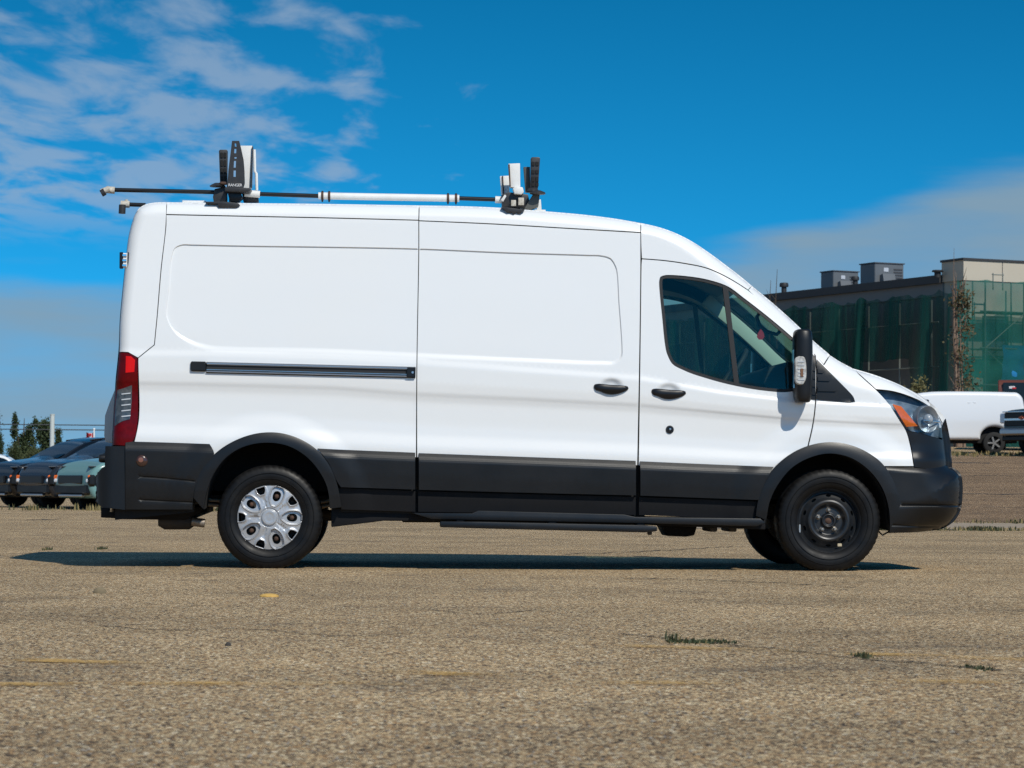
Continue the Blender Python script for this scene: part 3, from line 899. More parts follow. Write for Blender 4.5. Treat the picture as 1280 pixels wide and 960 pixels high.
# ---- sliding-door track -------------------------------------------------------------
def track():
    a, b = at_y(258, 459.5, -1.0), at_y(519.5, 465.8, -1.0)
    a0 = at_y(238, 458, -1.0)
    yb = -float(S((a[0]+b[0])/2, (a[2]+b[2])/2)[0])
    L = math.hypot(b[0]-a[0], b[2]-a[2]); ang = math.atan2(b[2]-a[2], b[0]-a[0])
    t = MB().box((0, 0, 0), (L, .012, .075), bev=.003).build('door_track', SEALS, van)
    t.location = ((a[0]+b[0])/2, yb-.002, (a[2]+b[2])/2); t.rotation_euler = (0, -ang, 0)
    MB().box((0, -.012, .026), (L, .020, .016), bev=.006).build('track_rail', ALU, t)
    MB().box((0, -.010, -.026), (L, .016, .010), bev=.004).build('track_rail', ALU, t)
    MB().box((0, -.008, -.013), (L, .010, .006), bev=.002).build('track_lip', CHROME, t)
    MB().box((-L/2-.052, -.008, .006), (.105, .024, .066), bev=.008).build('track_end_cap', BLACKP, t)
    MB().box((L/2-.03, -.012, 0), (.06, .022, .066), bev=.004).build('roller_carriage', BLACKG, t)
    MB().tube([(L/2-.02, -.026, 0), (L/2-.02, -.020, 0)], .008, 10).build('roller_bolt', ALU, t)
track()

# ---- handles, lock ------------------------------------------------------------------
def handle(px, py, parent):
    c = at_y(px, py, -1.02)
    pts = [(-.117, .010), (-.112, .028), (-.09, .034), (0, .030), (.09, .027), (.112, .022), (.117, .006), (.105, -.006), (.06, -.026), (.02, -.035), (-.03, -.033), (-.075, -.018), (-.108, -.006)]
    pts = smooth([p for p in pts], step=.012)
    mb = MB(); n = len(pts)
    rings = [(1.0, .012), (1.0, -.006), (.93, -.016), (.75, -.022)]
    vs = []; fs = []
    for s, y in rings: vs += [(p[0]*s, y, (p[1])*s) for p in pts]
    for r in range(len(rings)-1):
        fs += [(r*n+i, r*n+(i+1) % n, (r+1)*n+(i+1) % n, (r+1)*n+i) for i in range(n)]
    fs.append(tuple((len(rings)-1)*n+i for i in range(n)))
    mb.add(vs, fs)
    o = mb.build('door_handle', BLACKG, parent, smooth_angle=50)
    yb = -float(S(c[0], c[2]+.09)[0])
    o.location = (c[0], yb-.004, c[2]); o.rotation_euler = (0, R(1.5), 0)
    return o
handle(764, 486.5, sld); handle(836, 492.5, door)
c = at_y(837.5, 537, -1.0)
mb = MB(); mb.lathe([(0, -.006), (.010, -.006), (.012, -.010), (.024, -.009), (.028, -.002), (.028, .01)], 24, 'y')
o = mb.build('aftermarket_lock', BLACKG, door, smooth_angle=40); o.location = (c[0], -float(S(c[0], c[2])[0]), c[2])
mb = MB(); mb.lathe([(0, -.003), (.007, -.002), (.008, .003)], 12, 'y')
q = mb.build('lock_barrel', ALU, o, smooth_angle=40); q.location = (0.002, -.008, .003)

# ---- door glass ----------------------------------------------------------------------
def window():
    GP = [(p[0], p[1]) if len(p) == 2 else p for p in WIN]
    o0 = clean(Us(smooth(GP, step=5)))
    ctr = o0.mean(0)
    out = offset_poly(o0, -.006)
    g = panel('door_window', None, GLASS, parent=door, off=-0.016, gap=0, hem=0, xz=out, grid=(.06, .06), rings=False, mirror=False)
    FARG.append(out)
    # rubber seal round the glass
    inn = offset_poly(o0, .022)
    n = len(o0)
    v, f, nn = surf_mesh('seal', offset_poly(o0, -.001), S, -0.006, .012, (.02, .02), [inn], [])
    link('window_seal', make_mesh('seal', v, f, nn), door, SEALS); FAR.append((v, f, nn, SEALS))
    d = panel('quarter_bar', [(903, 356, 1), (910, 358.5, 1), (917, 420), (924.5, 484, 1), (918, 482.5, 1), (911, 420)], SEALS, parent=door, off=-0.004, gap=0, hem=.02, grid=(.03, .03), rings=False)
    # black sail below the mirror and its continuation on the wing
    panel('mirror_sail', [(1003, 437, 1), (1010, 436, 1), (1019.5, 447, 1), (1019.5, 500, 1), (1003, 497.5, 1), (1000, 488, 1)], BLACKP, parent=door, off=0.006, gap=.001, hem=.02, grid=(.03, .03), rings=False)
    for k in range(4):
        y0 = 459+10*k
        panel('sail_rib', [(1008, y0, 1), (1019, y0+2, 1), (1019, y0+5, 1), (1008, y0+3, 1)], BLACKP, parent=door, off=0.014, gap=0, hem=.012, grid=(.03, .03), rings=False, mirror=False)
    w = panel('wing_sail', [(1020.8, 449, 1), (1045, 473), (1067, 496.5), (1069, 502, 1), (1062, 503.3, 1), (1020.8, 500, 1)], BLACKP, off=0.006, gap=.001, hem=.02, grid=(.03, .03), rings=False)
    for k, (y0, L) in enumerate(((461, 8), (471, 16), (484, 24))):
        panel('sail_rib', [(1022, y0, 1), (1022+L, y0+3.5, 1), (1022+L-2, y0+5.5, 1), (1022, y0+5, 1)], BLACKP, parent=w, off=0.015, gap=0, hem=.012, grid=(.03, .03), rings=False, mirror=False)
FARG = []
window()

# ---- mirrors ------------------------------------------------------------------------
def mirror(sign):
    c = at_y(1003, 458, -1.09)
    root = MB()
    sec = [(-.34, .050), (-.335, .062), (-.31, .072), (-.26, .078), (-.16, .082), (0, .084), (.10, .082), (.165, .076), (.18, .064), (.186, .045)]
    vs = []; fs = []; n = 20
    for z, w in sec:
        zz = z+.08
        for k in range(n):
            t = 2*math.pi*k/n
            cx, cy = math.cos(t), math.sin(t)
            x = w*np.sign(cx)*abs(cx)**.7; y = .125*np.sign(cy)*abs(cy)**.7*(w/.084)**.5
            vs.append((x+(.012 if z > .0 else 0)*0, y, zz))
    for i in range(len(sec)-1):
        fs += [(i*n+k, i*n+(k+1) % n, (i+1)*n+(k+1) % n, (i+1)*n+k) for k in range(n)]
    fs.append(tuple(range(n))[::-1]); fs.append(tuple((len(sec)-1)*n+k for k in range(n)))
    root.add(vs, fs)
    m = root.build('door_mirror', BLACKP, door, smooth_angle=50)
    m.location = (c[0], sign*1.09, c[2]); m.scale = (.78, sign*.80, .93)
    # indicator lens on the outer face
    lens = MB(); prof = smooth([(-.038, .078), (.03, .085), (.040, .06), (.040, -.06), (.02, -.088), (-.036, -.082), (-.045, 0)], step=.012)
    k = len(prof)
    vs = [(p[0], .128, p[1]-.02) for p in prof]+[(p[0]*.85, .140, p[1]*.92-.02) for p in prof]
    lens.add(vs, [(i, (i+1) % k, k+(i+1) % k, k+i) for i in range(k)]+[tuple(range(k, 2*k))])
    l = lens.build('indicator_lens', principled('mirror_lens_clear', (0.62, 0.60, 0.56), 0.10, coat=.9, var=.8, vscale=45, vcol=(.20, .16, .12)), m, smooth_angle=50)
    l.location = (-.032, -.012, -.010); l.scale = (1.15, 1, 1.15)
    for kk in range(6):
        MB().box((-.03, .130, -.10+.026*kk), (.055, .006, .005)).build('lens_rib', principled('lens_rib_grey', (0.55, 0.57, 0.60), .2), m)
    MB().box((.02, .135, -.03), (.025, .010, .06), bev=.003).build('lens_bulb', principled('bulb_brown', (.2, .1, .05), .3), m).location = (-.045, -.004, -.02)
    gl = MB().box((-.079, 0, -.02), (.007, .10, .28), bev=.002).build('mirror_glass', principled('mirror_silver', (.7, .72, .74), .03, metal=1.0), m)
    arm = MB()
    arm.box((.02, -.17, -.02), (.10, .12, .11), bev=.03); arm.build('mirror_arm', BLACKP, m, smooth_angle=40)
    arm = MB(); arm.box((.03, -.17, .11), (.07, .12, .05), bev=.02); arm.build('mirror_arm', BLACKP, m, smooth_angle=40)
mirror(-1)
mirror(1)

# ---- inner shell, wheel wells, floor ----------------------------------------------
shell_px = [(143, 636, 1), (146, 480), (153, 380), (166, 290), (180, 262), (210, 259), (520, 264), (800, 286, 1), (806, 330, 1), (806, 640, 1), (428, 640, 1)]
sh1 = [(143, 650, 1), (146, 480, 1), (153, 380, 1), (166, 290, 1), (182, 264, 1), (520, 266, 1), (812, 291, 1), (812, 590, 1), (806, 650, 1), (426, 640, 1), (421, 608, 1), (409, 582, 1), (392, 560, 1), (366, 542, 1), (332, 538, 1), (296, 546, 1), (266, 566, 1), (250, 590, 1), (242, 640, 1)]
panel('body_shell', sh1, DARK, off=-0.034, gap=0, hem=0, grid=(.12, .06), rings=False)
sh2 = [(985, 565, 1), (1000, 505, 1), (1012, 440, 1), (1040, 452, 1), (1066, 466, 1), (1096, 492, 1), (1126, 536, 1), (1140, 590, 1), (1108, 590, 1), (1086, 566, 1), (1060, 553, 1), (1034, 549, 1), (1008, 554, 1)]
panel('body_shell', sh2, DARK, off=-0.034, gap=0, hem=0, grid=(.12, .06), rings=False)
sh3 = [(800, 640, 1), (800, 560, 1), (985, 565, 1), (960, 600, 1), (946, 640, 1)]
panel('body_shell', sh3, DARK, off=-0.05, gap=0, hem=0, grid=(.12, .06), rings=False)
panel('cant_rail', [(806, 314, 1), (850, 319), (885, 327), (912, 340), (930, 353, 1), (936, 368, 1), (908, 352), (882, 342), (850, 336), (806, 332, 1)], TRIMD, off=-.032, gap=0, hem=0, grid=(.06, .04), rings=False)
def wheel_well(cx, cz, inn, nm):
    for sg in (-1, 1):
        q = Us(smooth([(*inn[0], 1)]+inn[1:-1]+[(*inn[-1], 1)], closed=False, step=6))
        n = len(q); vs = [(p[0], sg*.99, p[1]) for p in q]+[(p[0], sg*.45, p[1]+.02) for p in q]
        fs = [(i, i+1, n+i+1, n+i) for i in range(n-1)]+[tuple(range(n, 2*n))]
        MB().add(vs, fs).build(nm, DARK, van)
wheel_well(RX, WHR[2], RARCH_IN, 'wheel_well'); wheel_well(FX, WHF[2], FARCH_IN, 'wheel_well')
def at_z(px, py, y=-.95): return at_y(px, py, y)[2]
def X(px, y=-.95): return at_y(px, 640, y)[0]
fl = MB()
fl.box(((X(150)+X(255))/2, 0, .44), (X(255)-X(150), 1.84, .03)); fl.build('floor_pan', UNDER, van)
MB().box(((X(255)+X(415))/2, 0, .50), (X(415)-X(255), .9, .03)).build('floor_pan', UNDER, van)
MB().box(((X(415)+X(957))/2, 0, .40), (X(957)-X(415), 1.80, .03)).build('floor_pan', UNDER, van)
MB().box(((X(957)+X(1112))/2, 0, .46), (X(1112)-X(957), .9, .03)).build('floor_pan', UNDER, van)
# underbody pieces seen below the sill
def under():
    def prism(nm, px, y0, y1, m=UNDER, bev=.008):
        p = [at_y(a, b, y0)[[0, 2]] for a, b in px]
        return MB().prism(p, y0, y1).build(nm, m, van, bevel=bev, smooth_angle=35)
    prism('tow_hitch', [(126, 634), (146, 636), (146, 648), (126, 647)], -.40, -.10, SILL)
    prism('rear_cross_member', [(147, 632), (252, 634), (252, 641), (230, 650), (147, 649)], -.62, .62, SILL)
    o = MB().tube([at_y(198, 652, -.55)-[0, 0, 0], at_y(206, 652, -.55), at_y(236, 652, -.55), at_y(246, 650, -.55)], [.03, .055, .055, .03], 14).build('silencer', UNDER, van, smooth_angle=50)
    MB().tube([at_y(240, 652, -.6), at_y(256, 654, -.6)], .03, 12).build('exhaust_pipe', principled('exhaust_tan', (.30, .26, .22), .5, metal=.6), van, smooth_angle=50)
    for dz in (0, 6):
        MB().tube([at_y(250, 624+dz, -.62), at_y(300, 628+dz, -.62), at_y(337, 640+dz, -.62), at_y(380, 632+dz, -.62), at_y(430, 622+dz, -.62)], .012, 8).build('leaf_spring', principled('spring_tan', (.22, .17, .11), .6), van, smooth_angle=50)
    MB().tube([(RX, -.9, WHR[2]), (RX, -.12, WHR[2]), (RX, 0, WHR[2]), (RX, .12, WHR[2]), (RX, .9, WHR[2])], [.05, .05, .15, .05, .05], 14).build('rear_axle', UNDER, van, smooth_angle=50)
    MB().tube([(RX, 0, WHR[2]), (FX-.5, 0, .42)], .04, 12).build('drive_shaft', UNDER, van, smooth_angle=50)
    MB().box((X(620), .25, .36), (1.3, .7, .12), bev=.03).build('fuel_tank', UNDER, van)
    prism('gearbox', [(826, 655), (872, 656), (868, 669), (858, 671), (834, 670)], -.35, .05, SILL)
    for px in (888, 912):
        c = at_y(px, 661, -.55)
        MB().box((c[0], -.5, c[2]), (.05, .5, .035), bev=.008).build('chassis_bracket', UNDER, van)
    MB().tube([(FX, -.8, WHF[2]-.03), (FX, .8, WHF[2]-.03)], .05, 10).build('front_axle', UNDER, van, smooth_angle=50)
    prism('front_subframe', [(960, 648), (1000, 650), (1000, 662), (965, 662)], -.5, .5, SILL)
    MB().tube([at_y(1098, 664, -.85), at_y(1103, 669, -.85), at_y(1112, 664, -.85)], .006, 8).build('air_dam_clip', SEALS, van)
    # lower sill flange
    prism('sill_flange', [(414, 634), (520, 640), (800, 645), (957, 648), (957, 662), (800, 656), (560, 652), (480, 651), (414, 659)], -.93, -.86, SILL)
under()
def running_board():
    a = [at_y(p[0], p[1], -1.04)[[0, 2]] for p in ((514, 641), (590, 641.5), (598, 638), (780, 643), (794, 646), (950, 648), (957, 654), (945, 658), (800, 654), (540, 649))]
    r = MB().prism(a, -1.06, -.92).build('running_board', BLACKP, van, bevel=.008, smooth_angle=35)
    b = [at_y(p[0], p[1], -1.12)[[0, 2]] for p in ((550, 651.5), (600, 652), (806, 656.5), (821, 658), (821, 664), (806, 665.5), (600, 660.5), (550, 659))]
    MB().prism(b, -1.15, -.98).build('step_bar', BLACKP, r, bevel=.01, smooth_angle=35)
    for px in (575, 690, 800):
        c = at_y(px, 655, -1.0)
        MB().box((c[0], -.97, c[2]+.01), (.06, .16, .05), bev=.008).build('step_bracket', SILL, r)
    c = at_y(812, 666, -1.0); MB().box((c[0], -1.0, c[2]), (.03, .04, .03), bev=.006).build('step_bolt', UNDER, r)
running_board()

# ---- cab interior ---------------------------------------------------------------------
def interior():
    zf = .5
    xb = X(812)
    MB().box((xb, 0, 1.38), (.03, 1.72, 1.72)).build('bulkhead', TRIMD, van)
    # headliner follows the roof
    q = to_xz(smooth([(806, 322), (860, 330), (900, 343), (925, 355)], closed=False, step=10), -.6)
    n = len(q); vs = [(p[0], -.76, p[1]) for p in q]+[(p[0], .76, p[1]) for p in q]
    MB().add(vs, [(i, i+1, n+i+1, n+i) for i in range(n-1)]).build('headliner', HEADL, van, smooth_angle=60)
    # dashboard
    d = [at_y(a, b, -.8)[[0, 2]] for a, b in ((962, 458), (985, 452), (1015, 456), (1040, 475), (1045, 540), (990, 540), (968, 505), (954, 478))]
    MB().prism(d, -.80, .80).build('dashboard', TRIMD, van, bevel=.02, smooth_angle=40)
    # steering wheel on the far (left) side
    c = at_y(915, 466, .45)
    w = MB(); n = 36; vs = []; fs = []; m = 8
    for k in range(n):
        t = 2*math.pi*k/n
        for j in range(m):
            u = 2*math.pi*j/m; rr = .19+.017*math.cos(u)
            vs.append((rr*math.cos(t), rr*math.sin(t), .017*math.sin(u)))
    fs = [(k*m+j, k*m+(j+1) % m, ((k+1) % n)*m+(j+1) % m, ((k+1) % n)*m+j) for k in range(n) for j in range(m)]
    w.add(vs, fs); o = w.build('steering_wheel', TRIMD, van, smooth_angle=60)
    o.location = tuple(c); o.rotation_euler = (0, R(-58), 0)
    MB().box((0, 0, -.02), (.34, .06, .025), bev=.01).build('wheel_spoke', TRIMD, o)
    MB().ball((0, 0, -.02), .06, 8, (1, 1, .5)).build('wheel_hub', TRIMD, o, smooth_angle=60)
    # seats
    for sy in (-.48, .48):
        s = MB().box((X(836, -.5), sy, .98), (.50, .50, .16), bev=.05).build('seat', TRIMD, van, smooth_angle=40)
        b = MB().box((0, 0, 0), (.14, .48, .62), bev=.05).build('seat_back', TRIMD, s, smooth_angle=40)
        b.location = (X(822, -.5), sy, 1.30); b.rotation_euler = (0, R(-8), 0)
        h = MB().box((0, 0, 0), (.09, .26, .18), bev=.04).build('headrest', TRIMD, s, smooth_angle=40)
        h.location = (X(818, -.5)-.03, sy, 1.70)
    # pillar trims (light grey) inside both windscreen pillars
    for sg in (1,):
        a_ = int(np.argmin(np.hypot(_silpx[:, 0]-922, _silpx[:, 1]-343))); b_ = int(np.argmin(np.hypot(_silpx[:, 0]-1046, _silpx[:, 1]-449)))
        sg_ = SIL[a_:b_+1]
        pts = [tuple(p) for p in offset_line(sg_, -.035)]+[tuple(p) for p in offset_line(sg_, -.125)[::-1]]
        MB().prism(pts, .68, .74).build('pillar_trim', TRIM, van, bevel=.008, smooth_angle=40)
    # grab handle on the near pillar
    hp = [at_y(a, b, -.80) for a, b in ((951, 390), (946, 396), (950, 408), (960, 415), (971, 418), (976, 413))]
    MB().tube(hp, .013, 8).build('grab_handle', TRIMD, van, smooth_angle=60)
    # hanging red tag
    t = [at_y(a, b, -.3)[[0, 2]] for a, b in ((951, 411), (954.5, 416), (955.5, 421), (953, 424.5), (948.5, 424.5), (946, 421), (947.5, 416))]
    MB().prism(t, -.302, -.298).build('air_freshener', principled('red_card', (.45, .03, .06), .6), van)
    # far door inner lining below the window
    MB().box((X(900, .9), .90, 1.0), (1.15, .05, .62), bev=.02).build('door_lining', TRIMD, van)
interior()

# ---- far side: the near side's panels mirrored -----------------------------------------
def far_side():
    groups = {}
    for v, f, n, m in FAR: groups.setdefault(m.name, []).append((v, f, n, m))
    for nm, lst in groups.items():
        V = []; Fs = []; Ns = []
        for v, f, n, m in lst:
            k = len(V); V += [(p[0], -p[1], p[2]) for p in v]
            i = 0
            for fc in f:
                nn = n[i:i+len(fc)]; i += len(fc)
                Fs.append(tuple(q+k for q in fc[::-1])); Ns += [(a[0], -a[1], a[2]) for a in nn[::-1]]
        link('far_body_side', make_mesh('far_body_side', V, Fs, Ns), van, lst[0][3])
    for out in FARG:
        v, f, n = surf_mesh('g', out, S, -.016, 0, (.06, .06), [], [])
        link('door_window', make_mesh('g', [(p[0], -p[1], p[2]) for p in v], [q[::-1] for q in f], np.array([(a[0], -a[1], a[2]) for a in n])), van, GLASS)
far_side()
# ================================================================== van wheels
TR = 0.352            # tyre radius
def tyre_mesh():
    W = .235; h = W/2
    # carcass with three tread grooves
    prof = [(.212, -h*.72), (.222, -h*.86), (.245, -h*.97), (.275, -h*1.03), (.305, -h*1.0), (.325, -h*.95), (.340, -h*.87), (.348, -h*.78)]
    tread = []
    for g in (-.045, 0, .045):
        tread += [(TR, g-.007), (TR-.009, g-.005), (TR-.009, g+.005), (TR, g+.007)]
    prof = prof+[(TR-.001, -h*.66)]+tread+[(TR-.001, h*.66)]+[(r, -y) for r, y in prof[::-1]]
    mb = MB(); mb.lathe(prof, 150, 'y')
    # lateral tread cuts in the shoulders
    m_ = len(prof)
    for k in range(150):
        if k % 3 == 0:
            for i in range(m_):
                r0, y0 = prof[i]
                if r0 > .338 and abs(y0) > .055:
                    x, y, z = mb.v[k*m_+i]; q = (r0-.005)/r0
                    mb.v[k*m_+i] = (x*q, y, z*q)
    # raised sidewall rings
    for rr in (.262, .296):
        mb.lathe([(rr-.003, -h*1.025), (rr-.001, -h*1.05), (rr+.001, -h*1.05), (rr+.003, -h*1.02)], 72, 'y')
    # flattened contact patch
    z0 = -(TR-.013)
    mb.v = [(x, y, max(z, z0)) for x, y, z in mb.v]
    me_o = mb.build('tyre', RUBBER, None, smooth_angle=35)
    return me_o
def rim_lathe(prof, name, mat, parent, n=64, ang=40):
    mb = MB(); mb.lathe(prof, n, 'y'); return mb.build(name, mat, parent, smooth_angle=ang)

def hub_cover(parent):
    """ten-pocket silver wheel cover"""
    RO = .226
    k = RO/222.0
    big, hole, small = [], [], []
    def rot(p, a): return np.array([[q[0]*math.cos(a)-q[1]*math.sin(a), q[0]*math.sin(a)+q[1]*math.cos(a)] for q in p])*k
    for i in range(5):
        a = R(72*i)
        big.append(resample(rot(smooth([(80, 12, 1), (118, 38), (150, 44), (188, 40), (210, 22, 1), (210, -22, 1), (188, -40), (150, -44), (118, -38), (80, -12, 1)], step=8), a), .004, True))
        hole.append(resample(rot(smooth([(112, 0), (122, 19), (145, 26), (172, 21), (182, 0), (172, -21), (145, -26), (122, -19)], step=8), a), .005, True))
        a2 = R(72*i+36)
        small.append(resample(rot(smooth([(158, 13, 1), (174, 24), (204, 29, 1), (204, -29, 1), (174, -24), (158, -13, 1)], step=8), a2), .004, True))
    outer = np.array([(RO*math.cos(2*math.pi*i/120), RO*math.sin(2*math.pi*i/120)) for i in range(120)])
    holes = hole+small
    def H(x, z):
        r = np.hypot(x, z)
        h = 0.022*(1-(r/RO)**2)+0.006
        pts = np.stack([np.ravel(x), np.ravel(z)], 1)
        e = np.max([sdf(pts, b) for b in big], 0)
        h = h-0.018*sstep((e+.001)/.007)+0.0055*np.exp(-((e+.0035)/.0035)**2)
        e2 = np.max([sdf(pts, b) for b in small], 0)
        h = h+0.005*np.exp(-((e2+.0035)/.0035)**2)
        # spoke valleys between the big pockets and the hub
        th = np.arctan2(z, x); f = np.cos(5*(th-R(36)))
        h = h-0.006*sstep((f-.82)/.18)*sstep((r-.055)/.02)*sstep((.15-r)/.03)
        h = h-0.008*sstep((.068-r)/.008)*sstep((r-.050)/.004)
        h = h+0.006*sstep((.054-r)/.006)-0.002*sstep((.034-r)/.004)
        h = h-0.012*sstep((r-.212)/.014)
        return h
    ex = [offset_poly(b, d) for b in big for d in (-.010, -.007, -.004, -.001, .001, .004, .007)]+[offset_poly(b, d) for b in small for d in (-.008, -.005, -.002)]
    tt = np.linspace(0, 2*math.pi, 90, endpoint=False)
    ex += [np.stack([r*np.cos(tt), r*np.sin(tt)], 1) for r in (.03, .034, .036, .046, .05, .054, .058, .062, .066, .07, .21, .215, .22)]
    v, f, n = surf_mesh('cover', outer, H, 0.0, .018, (.009, .009), holes, ex)
    link('wheel_cover', make_mesh('wheel_cover', v, f, n), parent, SILVER).location = (0, -.088, 0)
    m = MB(); m.lathe([(0, -.001), (.022, -.001), (.026, .001)], 24, 'y')
    m.build('centre_emblem', principled('emblem_grey', (.42, .43, .46), .3, metal=.6), parent, smooth_angle=50).location = (0, -.1145, 0)
    for i in range(5):
        a = R(72*i); MB().ball((.148*math.cos(a)*1.0, -.072, .148*math.sin(a)), .016, 6).build('wheel_nut', RUST, parent, smooth_angle=60)

def steel_wheel(parent):
    RO = .205
    outer = np.array([(RO*math.cos(2*math.pi*i/120), RO*math.sin(2*math.pi*i/120)) for i in range(120)])
    slots = []
    for i in range(10):
        a = 2*math.pi*(i+.5)/10; c = np.array([math.cos(a), math.sin(a)])*.168; t = np.array([-math.sin(a), math.cos(a)]); rr = c/np.linalg.norm(c)
        slots.append(np.array([c+t*.018*math.cos(q)+rr*.0085*math.sin(q) for q in np.linspace(0, 2*math.pi, 18, endpoint=False)]))
    def H(x, z):
        r = np.hypot(x, z)
        rr = [0, .03, .034, .040, .046, .056, .090, .100, .112, .128, .140, .155, .175, .188, .205, .25]
        hh = [.012, .012, .030, .034, .030, .008, .006, .012, .034, .042, .038, .020, .004, -.006, -.010, -.01]
        return np.interp(r, rr, hh)
    tt = np.linspace(0, 2*math.pi, 100, endpoint=False)
    ex = [np.stack([r*np.cos(tt), r*np.sin(tt)], 1) for r in np.arange(.01, .204, .006)]+[offset_poly(s_, -.004) for s_ in slots]
    v, f, n = surf_mesh('disc', outer, H, 0.0, .004, (.05, .051), slots, ex)
    link('wheel_disc', make_mesh('wheel_disc', v, f, n), parent, STEELW).location = (0, -.052, 0)
    MB().lathe([(0, -.004), (.018, -.002), (.024, .004), (.03, .02)], 20, 'y').build('hub_end', RUST, parent, smooth_angle=40).location = (0, -.066, 0)
    for i in range(5):
        a = R(72*i+18)
        q = MB(); q.lathe([(0, -.034), (.008, -.033), (.013, -.026), (.0135, -.006), (.019, -.002), (.019, .004)], 6, 'y')
        q.build('wheel_nut', NUTS, parent).location = (.072*math.cos(a)*1.0, -.058, .072*math.sin(a))
    rim_lathe([(.203, -.02), (.205, -.035), (.2, -.06), (.206, -.082), (.216, -.092), (.222, -.088), (.219, -.078), (.212, -.075)], 'rim_lip', STEELW, parent)
    # balance weight and valve
    MB().box((-.197, -.085, -.055), (.012, .010, .055), bev=.003).build('balance_weight', principled('zinc', (.6, .6, .58), .35, metal=.7), parent)
    MB().box((.075, -.075, -.165), (.03, .010, .022), bev=.004).build('balance_weight', principled('tan_weight', (.5, .42, .28), .5), parent)
    MB().tube([(.15, -.03, -.10), (.155, -.075, -.105)], .006, 8).build('valve_stem', SEALS, parent)

tyre0 = tyre_mesh()
def place_wheel(x, sg, kind, label):
    w = MB(); w.lathe([(.20, .10), (.204, .02), (.195, -.02), (.06, .0), (.06, .06), (.20, .10)], 48, 'y')
    o = w.build('wheel', UNDER, van, smooth_angle=40); o['label'] = label
    o.location = (x, sg*.865, TR-.013)
    if sg > 0: o.scale = (1, -1, 1)
    t = bpy.data.objects.new('tyre', tyre0.data); COL.objects.link(t); t.parent = o
    bd = MB(); bd.lathe([(0, -.005), (.15, -.005), (.15, .012), (0, .012)], 32, 'y')
    bd.build('brake_disc', RUST, o, smooth_angle=40)
    if kind == 'cover':
        rim_lathe([(.214, -.098), (.222, -.094), (.224, -.085), (.206, -.080), (.200, -.04), (.203, .0)], 'rim_lip', STEELW, o)
        hub_cover(o)
    else: steel_wheel(o)
    return o
place_wheel(RX, -1, 'cover', 'rear wheel with silver ten-pocket cover')
place_wheel(FX, -1, 'steel', 'front wheel with bare black steel rim')
place_wheel(RX, 1, 'steel', 'far rear wheel behind the near one')
place_wheel(FX, 1, 'steel', 'far front wheel behind the near one')
bpy.data.objects.remove(tyre0)
